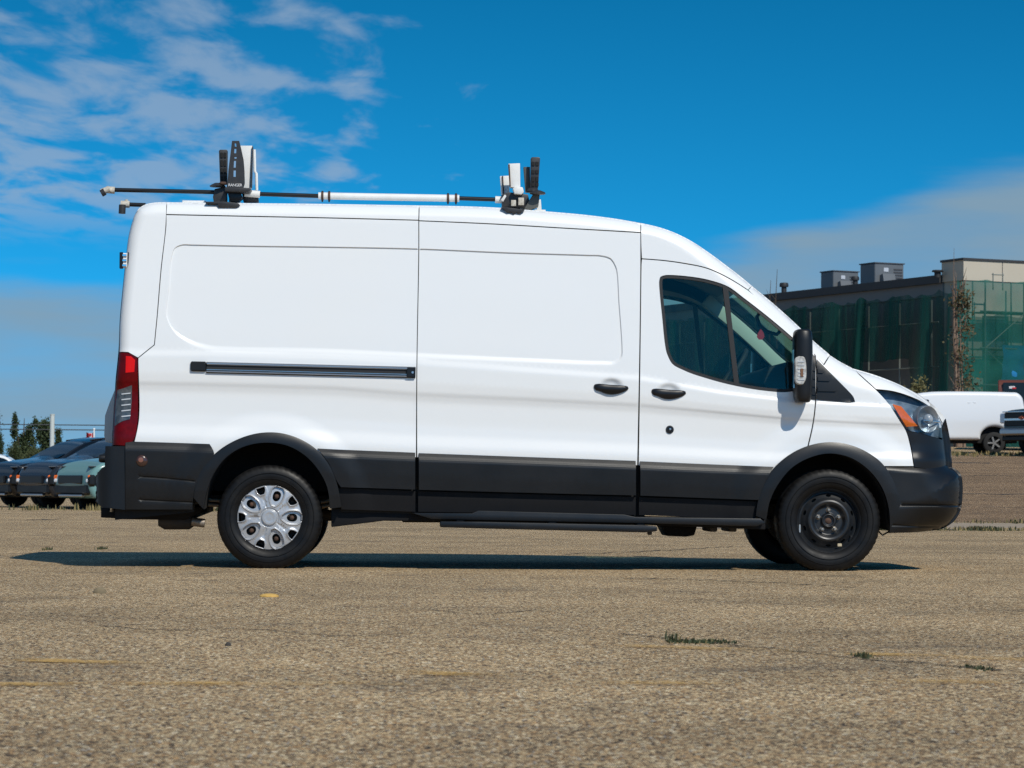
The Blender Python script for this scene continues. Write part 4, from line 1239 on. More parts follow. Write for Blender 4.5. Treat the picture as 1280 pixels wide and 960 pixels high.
# ================================================================== drop-down ladder rack on the van's roof
def rack():
    YR = -.72
    def P(px, y): return [tuple(at_y(a, b, y)[[0, 2]]) for a, b in px]
    rackm = MB()
    zr = at_y(640, 262, -.72)[2]
    # two cross bars carry everything: the rack itself
    for px, py in ((292, 251), (655, 259)):
        c = at_y(px, py, YR)
        rackm.box((c[0], 0, c[2]+.01), (.06, 1.50, .05), bev=.008)
    ra = rackm.build('ladder_rack', WHITE2, van, smooth_angle=30)
    def prism(nm, px, y0, y1, m, bev=.004):
        return MB().prism(P(px, y0), y0, y1).build(nm, m, ra, bevel=bev, smooth_angle=35)
    def rod(nm, a, b, y, r, m, n=14):
        return MB().tube([at_y(*a, y), at_y(*b, y)], r, n).build(nm, m, ra, smooth_angle=50)
    GREY = principled('bracket_black_metal', (.022, .022, .024), .45, var=.5, vscale=30, vcol=(.05, .045, .04))
    # long operating rod with white sleeve
    rod('operating_rod', (140, 237.3), (268, 240.2), YR, .0145, BLACKG)
    rod('operating_rod', (322, 242.5), (400, 245), YR, .0145, BLACKG)
    rod('rod_sleeve', (398, 244.8), (574, 248), YR, .024, WHITE2, 18)
    rod('operating_rod', (572, 247.8), (626, 249.6), YR, .0145, BLACKG)
    for px in (403, 411.5, 560, 570):
        py = 244.8+(px-398)*.0182
        c = at_y(px, py, YR)
        m = MB(); m.lathe([(.0245, -.008), (.028, -.008), (.028, .008), (.0245, .008)], 16, 'y')
        o = m.build('sleeve_clamp', RUST, ra, smooth_angle=40); o.location = tuple(c); o.rotation_euler = (0, 0, R(90))
        MB().tube([(c[0], c[1], c[2]-.024), (c[0], c[1], c[2]-.042)], [.009, .004], 8).build('clamp_bolt', SEALS, ra)
        MB().tube([(c[0], c[1], c[2]+.024), (c[0], c[1], c[2]+.034)], .007, 8).build('clamp_bolt', SEALS, ra)
    rod('rod_collar', (306, 241.5), (325, 243), YR, .024, WHITE2)
    rod('rod_collar', (619, 249.5), (629, 250), YR, .024, WHITE2)
    # end fittings
    TAN = principled('worn_white_fitting', (.62, .58, .50), .5, var=.7, vscale=60, vcol=(.30, .24, .17))
    rod('rod_elbow', (133, 237), (143.5, 238), YR, .024, TAN)
    rod('rod_elbow', (127, 240), (137, 236), YR-.04, .022, TAN)
    rod('handle_grip', (126.5, 242), (131, 239.5), YR-.06, .024, GREY)
    rod('operating_rod', (158, 255.5), (182, 256.3), -.3, .0145, BLACKG)
    rod('rod_elbow', (151, 255), (162, 255.6), -.3, .024, TAN)
    rod('handle_grip', (153, 256), (152.5, 267), -.33, .024, GREY)
    MB().tube([at_y(158, 253, -.3), at_y(158, 249.5, -.3)], .012, 10).build('elbow_bolt', TAN, ra)
    # --- rear station
    # black perforated mast (left, further back)
    mast = prism('perforated_mast', [(273.5, 188.5), (275, 187), (283.5, 187), (284.5, 188.5), (284, 229), (275, 229)], -.66, -.62, GREY)
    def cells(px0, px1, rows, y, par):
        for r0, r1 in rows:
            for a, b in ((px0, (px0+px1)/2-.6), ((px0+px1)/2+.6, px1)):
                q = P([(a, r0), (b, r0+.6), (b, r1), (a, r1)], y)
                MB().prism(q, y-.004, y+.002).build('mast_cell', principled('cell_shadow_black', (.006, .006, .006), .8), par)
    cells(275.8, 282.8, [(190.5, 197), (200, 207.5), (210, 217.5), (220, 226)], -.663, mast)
    # ladder hook plate: tapered black bracket with slots
    plate = MB()
    out = np.array(P([(290, 176), (299, 176), (301.5, 186), (304.5, 200), (305.5, 212), (306, 229), (304, 236), (283, 236), (284.5, 226), (285.5, 212), (288.3, 190)], -.86))
    out = resample(out, .012, True)
    slots = [np.array(P(q, -.86)) for q in ([(293.3, 179), (295.2, 179.4), (295.6, 183.5), (293.5, 183)], [(293, 186), (295.4, 186), (295.2, 191.5), (292.6, 191.5)],
             [(293, 196.3), (295.8, 196.3), (295.6, 198.2), (293, 198.2)], [(292.5, 201), (295, 201), (294.6, 209.5), (292, 209.5)], [(292, 213), (294.8, 213), (294.6, 221), (291.8, 221)])]
    v, f, n = surf_mesh('plate', out, lambda x, z: np.full(np.shape(np.atleast_1d(x)), .86), 0.0, .012, (.03, .03), slots, [])
    pl = link('hook_plate', make_mesh('hook_plate', v, f, n), ra, GREY)
    # lettering on the plate
    cu = bpy.data.curves.new('lettering', 'FONT'); cu.body = 'RANGER'; cu.size = .027; cu.align_x = 'CENTER'; cu.extrude = .0008; cu.space_character = .85
    to = bpy.data.objects.new('lettering_tmp', cu); COL.objects.link(to)
    bpy.context.view_layer.update()
    me = bpy.data.meshes.new_from_object(to.evaluated_get(bpy.context.evaluated_depsgraph_get()))
    bpy.data.objects.remove(to)
    t = link('lettering', me, pl, principled('white_print', (.75, .75, .75), .5))
    c = at_y(294, 233, -.8625); t.location = tuple(c); t.rotation_euler = (R(90), 0, 0)
    prism('plate_foot', [(281, 234), (306, 234.5), (314, 236), (310, 240), (281, 239)], -.88, -.72, GREY)
    # white mast behind
    wm = prism('ladder_arm', [(299.5, 182), (315.5, 182), (314, 235), (303, 235)], -.66, -.58, WHITE2)
    prism('arm_rod', [(315.2, 182.5), (316, 182.5), (314.5, 234), (312.8, 234)], -.68, -.60, GREY, .001)
    MB().tube([at_y(318, 187, -.56), at_y(318.5, 214, -.56), at_y(320.5, 217, -.56), at_y(321, 238, -.56)], .010, 10).build('gas_strut', WHITE2, ra, smooth_angle=50)
    # pivot casting
    prism('pivot_casting', [(268, 236), (283, 233), (283, 250), (280, 253), (267, 253), (266, 246)], -.80, -.66, GREY, .008)
    c = at_y(272, 232.5, -.80)
    m = MB(); m.lathe([(0, .022), (.02, .02), (.04, .010), (.055, 0), (.05, -.006), (0, -.008)], 20, 'z')
    o = m.build('knob', GREY, ra, smooth_angle=50); o.location = tuple(c)
    m = MB(); m.lathe([(0, .016), (.02, .014), (.032, .004), (.03, -.004), (0, -.005)], 16, 'z')
    o = m.build('knob', RUST, ra, smooth_angle=50); o.location = tuple(at_y(279, 230, -.82))
    prism('bracket_leg', [(284, 239), (300, 239), (303, 247), (297, 252), (287, 251)], -.82, -.70, BLACKG)
    prism('bracket_leg', [(302, 238), (322, 240), (323, 252), (304, 252)], -.70, -.60, GREY)
    prism('saddle_plate', [(257, 252), (282, 252), (298, 254), (300, 256.5), (296, 259.5), (273, 259.5), (272, 254.5), (257, 254.3)], -.935, -.78, GREY, .002)
    prism('mounting_pad', [(228, 250.5), (257, 250.8), (257, 254), (228, 254)], -.70, -.55, WHITE2, .002)
    # --- front station
    m2 = prism('perforated_mast', [(663.5, 198), (665, 196.3), (674, 196.3), (675.2, 198), (672.5, 236), (663, 236)], -.72, -.68, GREY)
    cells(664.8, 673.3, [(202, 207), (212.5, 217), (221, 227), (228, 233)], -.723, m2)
    prism('ladder_arm', [(654.5, 208.5), (662.5, 208.5), (663, 240), (657, 240)], -.66, -.60, principled('arm_grey', (.07, .07, .065), .5), .003)
    prism('ladder_arm', [(635.5, 204.5), (650, 204), (650.5, 234), (638, 234)], -.80, -.72, WHITE2)
    prism('arm_rod', [(635.2, 205.5), (637.2, 205.5), (638.5, 233), (636.8, 233)], -.81, -.80, RUST, .0)
    prism('ladder_arm', [(625, 220), (636.5, 219.5), (637, 243), (627, 243)], -.60, -.54, WHITE2)
    prism('arm_rod', [(627.5, 220), (629, 220), (630, 242), (628.5, 242)], -.61, -.60, RUST, .0)
    prism('pivot_cap', [(641, 235), (645, 233), (653.5, 234), (655, 240), (652, 243), (643, 242)], -.84, -.76, WHITE2, .006)
    prism('pivot_casting', [(627, 243), (636, 240), (660, 243), (662, 252), (656, 260), (628, 258)], -.78, -.66, GREY, .006)
    prism('bracket_leg', [(666, 243), (675, 241), (673, 258), (663, 262), (655, 261)], -.80, -.70, principled('bracket_grey', (.09, .09, .08), .5), .005)
    o = MB(); o.lathe([(0, .018), (.02, .016), (.05, .004), (.055, -.004), (.05, -.010), (0, -.012)], 20, 'z')
    o = o.build('knob', GREY, ra, smooth_angle=50); o.location = tuple(at_y(672, 241, -.82))
    o = MB(); o.lathe([(0, .03), (.03, .026), (.045, .004), (.04, -.004), (0, -.005)], 16, 'z')
    o = o.build('knob', GREY, ra, smooth_angle=50); o.location = tuple(at_y(666, 240, -.76))
    prism('link_bar', [(626, 250), (631, 243), (633, 245), (629, 252)], -.86, -.84, WHITE2, .001)
    prism('link_bar', [(639, 250), (645, 250), (645, 257), (639, 257)], -.83, -.79, TAN, .002)
    prism('link_bar', [(648, 247), (655, 247), (655, 256), (648, 256)], -.83, -.79, TAN, .002)
    prism('saddle_plate', [(627, 258), (640, 260), (656, 262), (651, 267), (645, 265.5), (642, 268), (638, 265), (634, 266)], -.935, -.80, GREY, .002)
    prism('mounting_pad', [(668, 261.8), (682, 262.2), (682, 266), (668, 265.5)], -.66, -.5, WHITE2, .002)
    prism('mounting_pad', [(673, 250), (676, 249), (677, 262), (671, 262)], -.62, -.58, WHITE2, .002)
rack()
# ================================================================== the ground
def ground_z(x, y):
    """flat lot; behind it on the right the ground climbs gently"""
    x = np.asarray(x, float); y = np.asarray(y, float)
    side = sstep((x+1.0)/8.0)
    rise = 1.78*np.clip((y-18.5)/59.0, 0, 1.25)
    return side*rise
def gz(x, y): return float(ground_z(x, y))

def asphalt(name, cols, scale=98.0, tint=(1, 1, 1), patch=0.3, bump=0.5):
    m = bpy.data.materials.new(name); m.use_nodes = True
    nt = m.node_tree; N, L = nt.nodes, nt.links
    b = N['Principled BSDF']; b.inputs['Roughness'].default_value = 0.88; b.inputs['Specular IOR Level'].default_value = 0.25
    g = N.new('ShaderNodeNewGeometry')
    warp = N.new('ShaderNodeTexNoise'); warp.inputs['Scale'].default_value = 40; L.new(g.outputs['Position'], warp.inputs['Vector'])
    mv = N.new('ShaderNodeVectorMath'); mv.operation = 'MULTIPLY_ADD'
    L.new(warp.outputs['Color'], mv.inputs[0]); mv.inputs[1].default_value = (.012, .012, 0); L.new(g.outputs['Position'], mv.inputs[2])
    v = N.new('ShaderNodeTexVoronoi'); v.inputs['Scale'].default_value = scale; L.new(mv.outputs[0], v.inputs['Vector'])
    sep = N.new('ShaderNodeSeparateColor'); L.new(v.outputs['Color'], sep.inputs[0])
    ramp = N.new('ShaderNodeValToRGB'); ramp.color_ramp.interpolation = 'CONSTANT'
    L.new(sep.outputs[0], ramp.inputs[0])
    el = ramp.color_ramp.elements
    el[0].position = 0; el[0].color = cols[0][1]+(1,)
    el[1].position = cols[1][0]; el[1].color = cols[1][1]+(1,)
    for p, c in cols[2:]:
        e = el.new(p); e.color = c+(1,)
    # tar between the stones, with gap shadow painted into the dark edges
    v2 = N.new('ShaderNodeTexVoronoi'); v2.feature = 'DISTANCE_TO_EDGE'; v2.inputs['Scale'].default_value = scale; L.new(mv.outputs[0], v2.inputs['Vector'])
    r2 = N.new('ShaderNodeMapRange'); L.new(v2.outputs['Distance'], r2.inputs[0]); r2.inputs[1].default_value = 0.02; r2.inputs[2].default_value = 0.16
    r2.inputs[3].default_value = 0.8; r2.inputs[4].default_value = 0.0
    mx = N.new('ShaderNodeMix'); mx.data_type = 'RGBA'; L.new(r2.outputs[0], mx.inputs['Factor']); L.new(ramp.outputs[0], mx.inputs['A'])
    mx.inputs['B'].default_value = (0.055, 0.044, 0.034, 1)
    # scattered larger stones, pale and dark
    v3 = N.new('ShaderNodeTexVoronoi'); v3.inputs['Scale'].default_value = scale*.5; L.new(mv.outputs[0], v3.inputs['Vector'])
    s3 = N.new('ShaderNodeSeparateColor'); L.new(v3.outputs['Color'], s3.inputs[0])
    ins = N.new('ShaderNodeMath'); ins.operation = 'LESS_THAN'; L.new(v3.outputs['Distance'], ins.inputs[0]); ins.inputs[1].default_value = .36
    for lim, op, colr in ((.84, 'GREATER_THAN', (.80, .70, .54)), (.17, 'LESS_THAN', (.035, .028, .024))):
        t = N.new('ShaderNodeMath'); t.operation = op; L.new(s3.outputs[0], t.inputs[0]); t.inputs[1].default_value = lim
        u = N.new('ShaderNodeMath'); u.operation = 'MULTIPLY'; L.new(t.outputs[0], u.inputs[0]); L.new(ins.outputs[0], u.inputs[1])
        m3 = N.new('ShaderNodeMix'); m3.data_type = 'RGBA'; L.new(u.outputs[0], m3.inputs['Factor']); L.new(mx.outputs['Result'], m3.inputs['A'])
        m3.inputs['B'].default_value = colr+(1,); mx = m3
    # broad patches of wear
    n = N.new('ShaderNodeTexNoise'); n.inputs['Scale'].default_value = 0.55; n.inputs['Detail'].default_value = 8; n.inputs['Roughness'].default_value = .62
    L.new(g.outputs['Position'], n.inputs['Vector'])
    r3 = N.new('ShaderNodeMapRange'); L.new(n.outputs['Fac'], r3.inputs[0]); r3.inputs[1].default_value = .3; r3.inputs[2].default_value = .7
    r3.inputs[3].default_value = 1-patch; r3.inputs[4].default_value = 1+patch*.6
    mu = N.new('ShaderNodeMix'); mu.data_type = 'RGBA'; mu.blend_type = 'MULTIPLY'; mu.inputs['Factor'].default_value = 1
    L.new(mx.outputs['Result'], mu.inputs['A'])
    cc = N.new('ShaderNodeCombineColor')
    for i in range(3):
        q = N.new('ShaderNodeMath'); q.operation = 'MULTIPLY'; L.new(r3.outputs[0], q.inputs[0]); q.inputs[1].default_value = tint[i]; L.new(q.outputs[0], cc.inputs[i])
    L.new(cc.outputs[0], mu.inputs['B'])
    # old oil and tyre stains with soft ragged outlines
    n5 = N.new('ShaderNodeTexNoise'); n5.inputs['Scale'].default_value = 1.25; n5.inputs['Detail'].default_value = 6; n5.inputs['Roughness'].default_value = .55; n5.inputs['Distortion'].default_value = .6
    L.new(g.outputs['Position'], n5.inputs['Vector'])
    r5 = N.new('ShaderNodeMapRange'); L.new(n5.outputs['Fac'], r5.inputs[0]); r5.inputs[1].default_value = .56; r5.inputs[2].default_value = .70
    r5.inputs[3].default_value = 0.0; r5.inputs[4].default_value = .42
    st = N.new('ShaderNodeMix'); st.data_type = 'RGBA'; L.new(r5.outputs[0], st.inputs['Factor']); L.new(mu.outputs['Result'], st.inputs['A']); st.inputs['B'].default_value = (.07, .058, .046, 1)
    mu = st
    L.new(mu.outputs['Result'], b.inputs['Base Color'])
    bp = N.new('ShaderNodeBump'); bp.inputs['Strength'].default_value = bump; bp.inputs['Distance'].default_value = 0.004
    r4 = N.new('ShaderNodeMapRange'); L.new(v2.outputs['Distance'], r4.inputs[0]); r4.inputs[2].default_value = .35
    ad = N.new('ShaderNodeMath'); L.new(r4.outputs[0], ad.inputs[0]); L.new(sep.outputs[1], ad.inputs[1])
    L.new(ad.outputs[0], bp.inputs['Height']); L.new(bp.outputs[0], b.inputs['Normal'])
    return m
STONES = [(0, (0.56, 0.395, 0.225)), (.26, (0.33, 0.235, 0.135)), (.42, (0.74, 0.56, 0.34)), (.58, (0.12, 0.085, 0.058)), (.68, (0.56, 0.34, 0.16)), (.78, (0.85, 0.71, 0.48)), (.91, (0.035, 0.028, 0.026))]
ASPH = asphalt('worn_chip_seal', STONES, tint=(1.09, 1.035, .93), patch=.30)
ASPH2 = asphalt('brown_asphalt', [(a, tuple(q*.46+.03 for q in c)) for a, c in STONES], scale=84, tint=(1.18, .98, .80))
CONC = principled('pale_concrete', (.34, .265, .185), .9, var=.5, vscale=3, vcol=(.25, .195, .135), coords='World')

def sheet(name, xs, ys, dz, mat, kind='structure', mask=None):
    xs = np.asarray(xs); ys = np.asarray(ys); n = len(xs)
    vs = []
    for y in ys:
        for x in xs: vs.append((x, y, gz(x, y)+dz))
    fs = [(j*n+i, j*n+i+1, (j+1)*n+i+1, (j+1)*n+i) for j in range(len(ys)-1) for i in range(n-1)]
    o = MB().add(vs, fs).build(name, mat, None, smooth_angle=60)
    return tag(o, kind=kind)
xs = np.concatenate([[-3000, -800, -250, -90], np.arange(-40, 41, 1.0), [60, 90, 250, 800, 3000]])
ys = np.concatenate([[-400, -80, -40], np.arange(-24, 18, 1.5), np.arange(18, 96, 1.0), [110, 140, 200, 400, 1000, 3500]])
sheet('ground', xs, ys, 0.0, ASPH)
# the brown lot that climbs behind on the right, and the pale kerb-less strip before it
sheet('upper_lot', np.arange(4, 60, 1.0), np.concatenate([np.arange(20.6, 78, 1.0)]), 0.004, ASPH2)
sheet('concrete_strip', np.arange(3, 40, 1.0), np.array([17.3, 18.5, 19.4, 20.3]), 0.004, CONC)

def line_mat():
    m = bpy.data.materials.new('worn_yellow_paint'); m.use_nodes = True
    nt = m.node_tree; N, L = nt.nodes, nt.links
    b = N['Principled BSDF']; b.inputs['Base Color'].default_value = (0.60, .36, .10, 1); b.inputs['Roughness'].default_value = .8
    g = N.new('ShaderNodeNewGeometry')
    n = N.new('ShaderNodeTexNoise'); n.inputs['Scale'].default_value = 2.2; n.inputs['Detail'].default_value = 3; L.new(g.outputs['Position'], n.inputs['Vector'])
    n2 = N.new('ShaderNodeTexNoise'); n2.inputs['Scale'].default_value = 70; n2.inputs['Detail'].default_value = 4; L.new(g.outputs['Position'], n2.inputs['Vector'])
    a = N.new('ShaderNodeMath'); a.operation = 'MULTIPLY_ADD'; L.new(n.outputs['Fac'], a.inputs[0]); a.inputs[1].default_value = 1.5; L.new(n2.outputs['Fac'], a.inputs[2])
    r = N.new('ShaderNodeMapRange'); L.new(a.outputs[0], r.inputs[0]); r.inputs[1].default_value = 1.26; r.inputs[2].default_value = 1.62
    L.new(r.outputs[0], b.inputs['Alpha'])
    return m
YEL = line_mat()
def strip(name, p0, p1, w, mat, seg=24):
    a, b = np.array(p0[:2]), np.array(p1[:2]); d = (b-a)/np.linalg.norm(b-a); nn = np.array([-d[1], d[0]])*w/2
    vs = []
    for i in range(seg+1):
        c = a+(b-a)*i/seg
        for s in (-1, 1): q = c+nn*s; vs.append((q[0], q[1], gz(*q)+.004))
    tag(MB().add(vs, [(2*i, 2*i+1, 2*i+3, 2*i+2) for i in range(seg)]).build(name, mat), kind='structure')
for (a, b) in (((-20, 857), (1300, 853)), ((-20, 824), (640, 846)), ((640, 803), (1300, 826))):
    strip('parking_line', on_ground(*a), on_ground(*b), .15, YEL)

# cracks: narrow dark sheets with ragged edges
CRK = principled('dark_crack', (.035, .030, .024), .95)
def crack(px, w=.018):
    p = smooth(px, closed=False, step=9)
    vs = []
    r = random.Random(int(px[0][0]))
    for i, q in enumerate(p):
        c = on_ground(q[0], q[1]+r.uniform(-.8, .8))
        ww = w*r.uniform(.25, 1.0)
        if i in (0, len(p)-1): ww = .001
        z = gz(c[0], c[1])+.003
        vs += [(c[0], c[1]-ww, z), (c[0], c[1]+ww, z)]
    tag(MB().add(vs, [(2*i, 2*i+1, 2*i+3, 2*i+2) for i in range(len(p)-1)]).build('pavement_crack', CRK), kind='structure')
crack([(760, 791), (835, 798), (910, 806), (985, 813), (1080, 824), (1160, 830), (1240, 838), (1300, 842)], .02)
crack([(760, 722), (900, 726), (1010, 731), (1075, 735)], .03)
crack([(905, 712), (960, 716), (1090, 722)], .02)
crack([(700, 693), (790, 690), (870, 686), (925, 683)], .06)
crack([(120, 782), (210, 788), (300, 786), (420, 795), (520, 792)], .014)
crack([(520, 760), (600, 768), (690, 765), (760, 791)], .016)
crack([(30, 651), (60, 649), (85, 648)], .3)
def crack2(d, x0, x1, w):
    vs = []; r = random.Random(int(d*7)); n = 30
    for i in range(n+1):
        x = x0+(x1-x0)*i/n; y = d+r.uniform(-.3, .3)+.5*math.sin(x*.7+d)
        vs += [(x, y-w*r.uniform(.2, 1), gz(x, y-w)+.009), (x, y+w*r.uniform(.2, 1), gz(x, y+w)+.009)]
    tag(MB().add(vs, [(2*i, 2*i+1, 2*i+3, 2*i+2) for i in range(n)]).build('pavement_crack', CRK), kind='structure')
for d, x0, x1, w in ((26, 7, 14, .05), (33, 8, 18, .16), (47, 9, 14, .10), (61, 13, 16.5, .4)): crack2(d, x0, x1, w)

# loose grit
def grit():
    vs = []; fs = []
    r = random.Random(3)
    for i in range(1500):
        py = 690+270*r.random()**.8; px = r.uniform(-20, 1300)
        c = on_ground(px, py); s = r.uniform(.002, .0055)*(1.6 if r.random() < .04 else 1)
        k = len(vs)
        for dx, dy, dz in ((1, 0, .2), (0, 1, .2), (-1, 0, .2), (0, -1, .2), (0, 0, 1), (0, 0, -.2)):
            j = r.uniform(.6, 1.2)
            vs.append((c[0]+dx*s*j, c[1]+dy*s*j, .001+max(0, dz*s*j)))
        fs += [(k, k+1, k+4), (k+1, k+2, k+4), (k+2, k+3, k+4), (k+3, k, k+4), (k+1, k, k+5), (k+2, k+1, k+5), (k+3, k+2, k+5), (k, k+3, k+5)]
    o = MB().add(vs, fs).build('loose_grit', principled('grit_grey', (.16, .14, .12), .9, var=.9, vscale=2000, vcol=(.42, .36, .28)))
    tag(o, 'scattered loose grit and small pebbles on the worn asphalt', 'gravel', kind='stuff')
grit()
def stone(px, py, w, h, col, name, label, cat, flat=False):
    c = on_ground(px, py)
    mb = MB(); mb.ball((0, 0, 0), 1.0, 7)
    r = random.Random(int(px))
    mb.v = [(x*w*(1+.12*math.sin(3*x+2*y)), y*w*.7*(1+.1*math.cos(4*x)), max(-.25*h, z*h)) for x, y, z in mb.v]
    o = mb.build(name, principled(name+'_'+str(px), col, .85, var=.5, vscale=30), smooth_angle=50)
    o.location = (c[0], c[1], .25*h*.9); tag(o, label, cat)
stone(124.5, 741.5, .034, .026, (.22, .17, .10), 'pebble', 'tan rounded pebble on the asphalt left of the yellow blob', 'stone')
stone(336, 746, .050, .014, (.62, .38, .10), 'paint_blob', 'flat yellow blob lying on asphalt in front of the rear wheel', 'debris')
stone(285, 807.5, .011, .012, (.05, .045, .04), 'pebble', 'small black pebble on the asphalt left of centre', 'stone')

# weeds in the cracks
WEED = principled('weed_green', (.028, .044, .014), .7, var=.6, vscale=8, vcol=(.07, .06, .024), coords='World')
DRY = principled('dry_grass', (.26, .19, .08), .8, var=.6, vscale=5, vcol=(.10, .11, .03), coords='World')
def blades(n, place, h0, h1, w, seed, lean=.5):
    vs = []; fs = []; r = random.Random(seed)
    for i in range(n):
        x, y, z = place(r)
        h = r.uniform(h0, h1); a = r.uniform(0, 2*math.pi); l = r.uniform(.1, lean)*h
        dx, dy = math.cos(a), math.sin(a); b = w*r.uniform(.6, 1.3)
        k = len(vs)
        vs += [(x-dy*b, y+dx*b, z), (x+dy*b, y-dx*b, z), (x+dx*l*.4-dy*b*.8, y+dy*l*.4+dx*b*.8, z+h*.6), (x+dx*l*.4+dy*b*.8, y+dy*l*.4-dx*b*.8, z+h*.6), (x+dx*l, y+dy*l, z+h)]
        fs += [(k, k+1, k+3, k+2), (k+2, k+3, k+4)]
    return MB().add(vs, fs)
def weed(px0, px1, py, hmax, n, label, seed, mat=WEED, w=.004, depth=.05):
    a, b = on_ground(px0, py), on_ground(px1, py)
    c = (a+b)/2; L = abs(b[0]-a[0])
    def pl(r):
        t = min(1, max(0, r.gauss(.5, .24))); return ((t-.5)*L, r.gauss(0, depth), 0)
    root = empty('weed_clump', (c[0], c[1], gz(c[0], c[1])), label=label, cat='weed', group='weeds in the cracks')
    blades(n, pl, hmax*.25, hmax, w, seed).build('leaf_tuft', mat, root)
    blades(max(4, n//14), pl, hmax*.6, hmax*1.25, w*.5, seed+1, .25).build('stalk', DRY if mat is WEED else WEED, root)
weed(835, 917, 803, .013, 420, 'low green weed in the crack in front of the van, right of centre', 1)
weed(834, 850, 801, .036, 34, 'small upright green sprig at the left end of the low weed', 2)
weed(1068, 1090, 821, .018, 70, 'thin sparse grey-green weed tuft in the crack on the right', 3)
weed(1205, 1238, 836, .012, 80, 'flat weed patch in the crack at the far right', 4)
weed(52, 66, 687.5, .03, 50, 'tiny weed tuft on the asphalt left of the van, farther left one', 5, depth=.1)
weed(120, 134, 686.5, .03, 60, 'tiny weed tuft on asphalt just left of the rear wheel shadow', 6, depth=.1)
def verge(name, label, x0, x1, yf, n, h0, h1, w, seed, mats=(WEED, DRY), spread=.25):
    o = empty(name, (0, 0, 0)) if False else None
    for k, m in enumerate(mats):
        def pl(r):
            x = r.uniform(x0, x1)
            x += .4*math.sin(5*x)
            y = yf(x)+r.gauss(0, spread); return (x, y, gz(x, y))
        q = blades(n if k == 0 else n//2, pl, h0, h1, w, seed+k).build(name, m)
        tag(q, label+(' green' if k == 0 else ' dry')+' blades', 'grass', kind='stuff')
verge('verge_grass', 'low grass strip at the edge of the lot behind the front bumper,', 4.2, 12, lambda x: 16.6+.05*x, 2400, .015, .07, .010, 21, spread=.22)
verge('verge_grass', 'grass line along the foot of the upper lot,', 6.0, 14, lambda x: 20.3, 700, .015, .08, .010, 31, spread=.15)
verge('verge_grass', 'dry grass edge before the parked white van and trucks,', 9, 30, lambda x: 73.5+.3*math.sin(x), 1600, .04, .16, .03, 41, mats=(DRY, WEED), spread=1.2)
verge('verge_grass', 'dry weedy grass in front of the parked cars on the left,', -12, -4, lambda x: 36.6, 240, .04, .16, .014, 51, mats=(DRY, WEED), spread=.5)
# ================================================================== building wrapped in scaffold netting
K = at_d(1206, 400, 118.0)[:2]
AX = np.array([-0.405, 0.914]); BX = np.array([0.914, 0.405])       # along the receding wing / along the lit front
def bw(s, t, z): p = K+AX*s+BX*t; return (p[0], p[1], z)
BROT = math.atan2(BX[1], BX[0])
ZG = 1.6
ZW = .567+(609.7-341)/3472*118      # wing roof line
ZB = .567+(609.7-322.5)/3472*118    # raised front block
def quadbox(mb, s0, s1, t0, t1, z0, z1):
    vs = [bw(s, t, z) for z in (z0, z1) for s, t in ((s0, t0), (s1, t0), (s1, t1), (s0, t1))]
    return mb.add(vs, [(0, 1, 2, 3), (4, 5, 6, 7), (0, 1, 5, 4), (1, 2, 6, 5), (2, 3, 7, 6), (3, 0, 4, 7)])
def build_building():
    b = empty('commercial_building', (0, 0, 0), label='two-storey commercial building wrapped in green netting behind the van', cat='building')
    GREYW = principled('grey_wall_panel', (.16, .155, .145), .85, var=.5, vscale=.8, vcol=(.10, .10, .095), coords='World')
    BEIGE = principled('beige_parapet', (.50, .44, .35), .8, var=.3, vscale=.6, vcol=(.40, .35, .28), coords='World')
    CONCW = principled('pale_block_wall', (.42, .40, .34), .85, var=.5, vscale=1.2, vcol=(.26, .25, .22), coords='World')
    FASC = principled('dark_fascia', (.035, .033, .034), .6)
    quadbox(MB(), 1.5, 36, 0, 18, ZG-1, ZW-.9).build('wall', GREYW, b)
    quadbox(MB(), 1.5, 36, -.08, 18, ZW-.9, ZW-.35).build('parapet', principled('grey_parapet', (.20, .19, .18), .8), b)
    quadbox(MB(), 1.5, 36, -.25, 18.2, ZW-.347, ZW).build('roof_fascia', FASC, b)
    quadbox(MB(), 0, 1.497, 0, 18, ZG-1, ZB-.95).build('wall', CONCW, b)
    quadbox(MB(), -.05, 1.55, -.10, 18, ZB-.947, ZB-.10).build('parapet', BEIGE, b)
    quadbox(MB(), -.10, 1.60, -.15, 18, ZB-.097, ZB).build('parapet_cap', FASC, b)
    quadbox(MB(), -.06, -.05, 1.9, 1.93, ZB-.94, ZB-.11).build('panel_joint', FASC, b)
    # windows in the lit front, two rows
    for r, z0 in enumerate((ZG+.9, ZG+4.4)):
        for c in range(4):
            t0 = .9+c*2.1
            w = quadbox(MB(), -.03, .04, t0, t0+1.35, z0, z0+1.9).build('window', principled('window_frame_dark', (.05, .05, .05), .5), b)
            for k in range(2):
                quadbox(MB(), -.045, -.032, t0+.08+k*.63, t0+.64+k*.63, z0+.08, z0+1.82).build('pane', principled('dull_pane', (.10, .14, .16), .15, coat=.3), w)
    for c in range(8):                      # dark openings in the receding wing
        s0 = 3.2+c*3.4
        w = quadbox(MB(), s0, s0+1.9, -.04, .05, ZG+.6, ZG+2.9).build('window', principled('window_frame_dark', (.05, .05, .05), .5), b)
        quadbox(MB(), s0+.1, s0+1.8, -.055, -.042, ZG+.7, ZG+2.8).build('pane', principled('dull_pane', (.10, .14, .16), .15), w)
build_building()

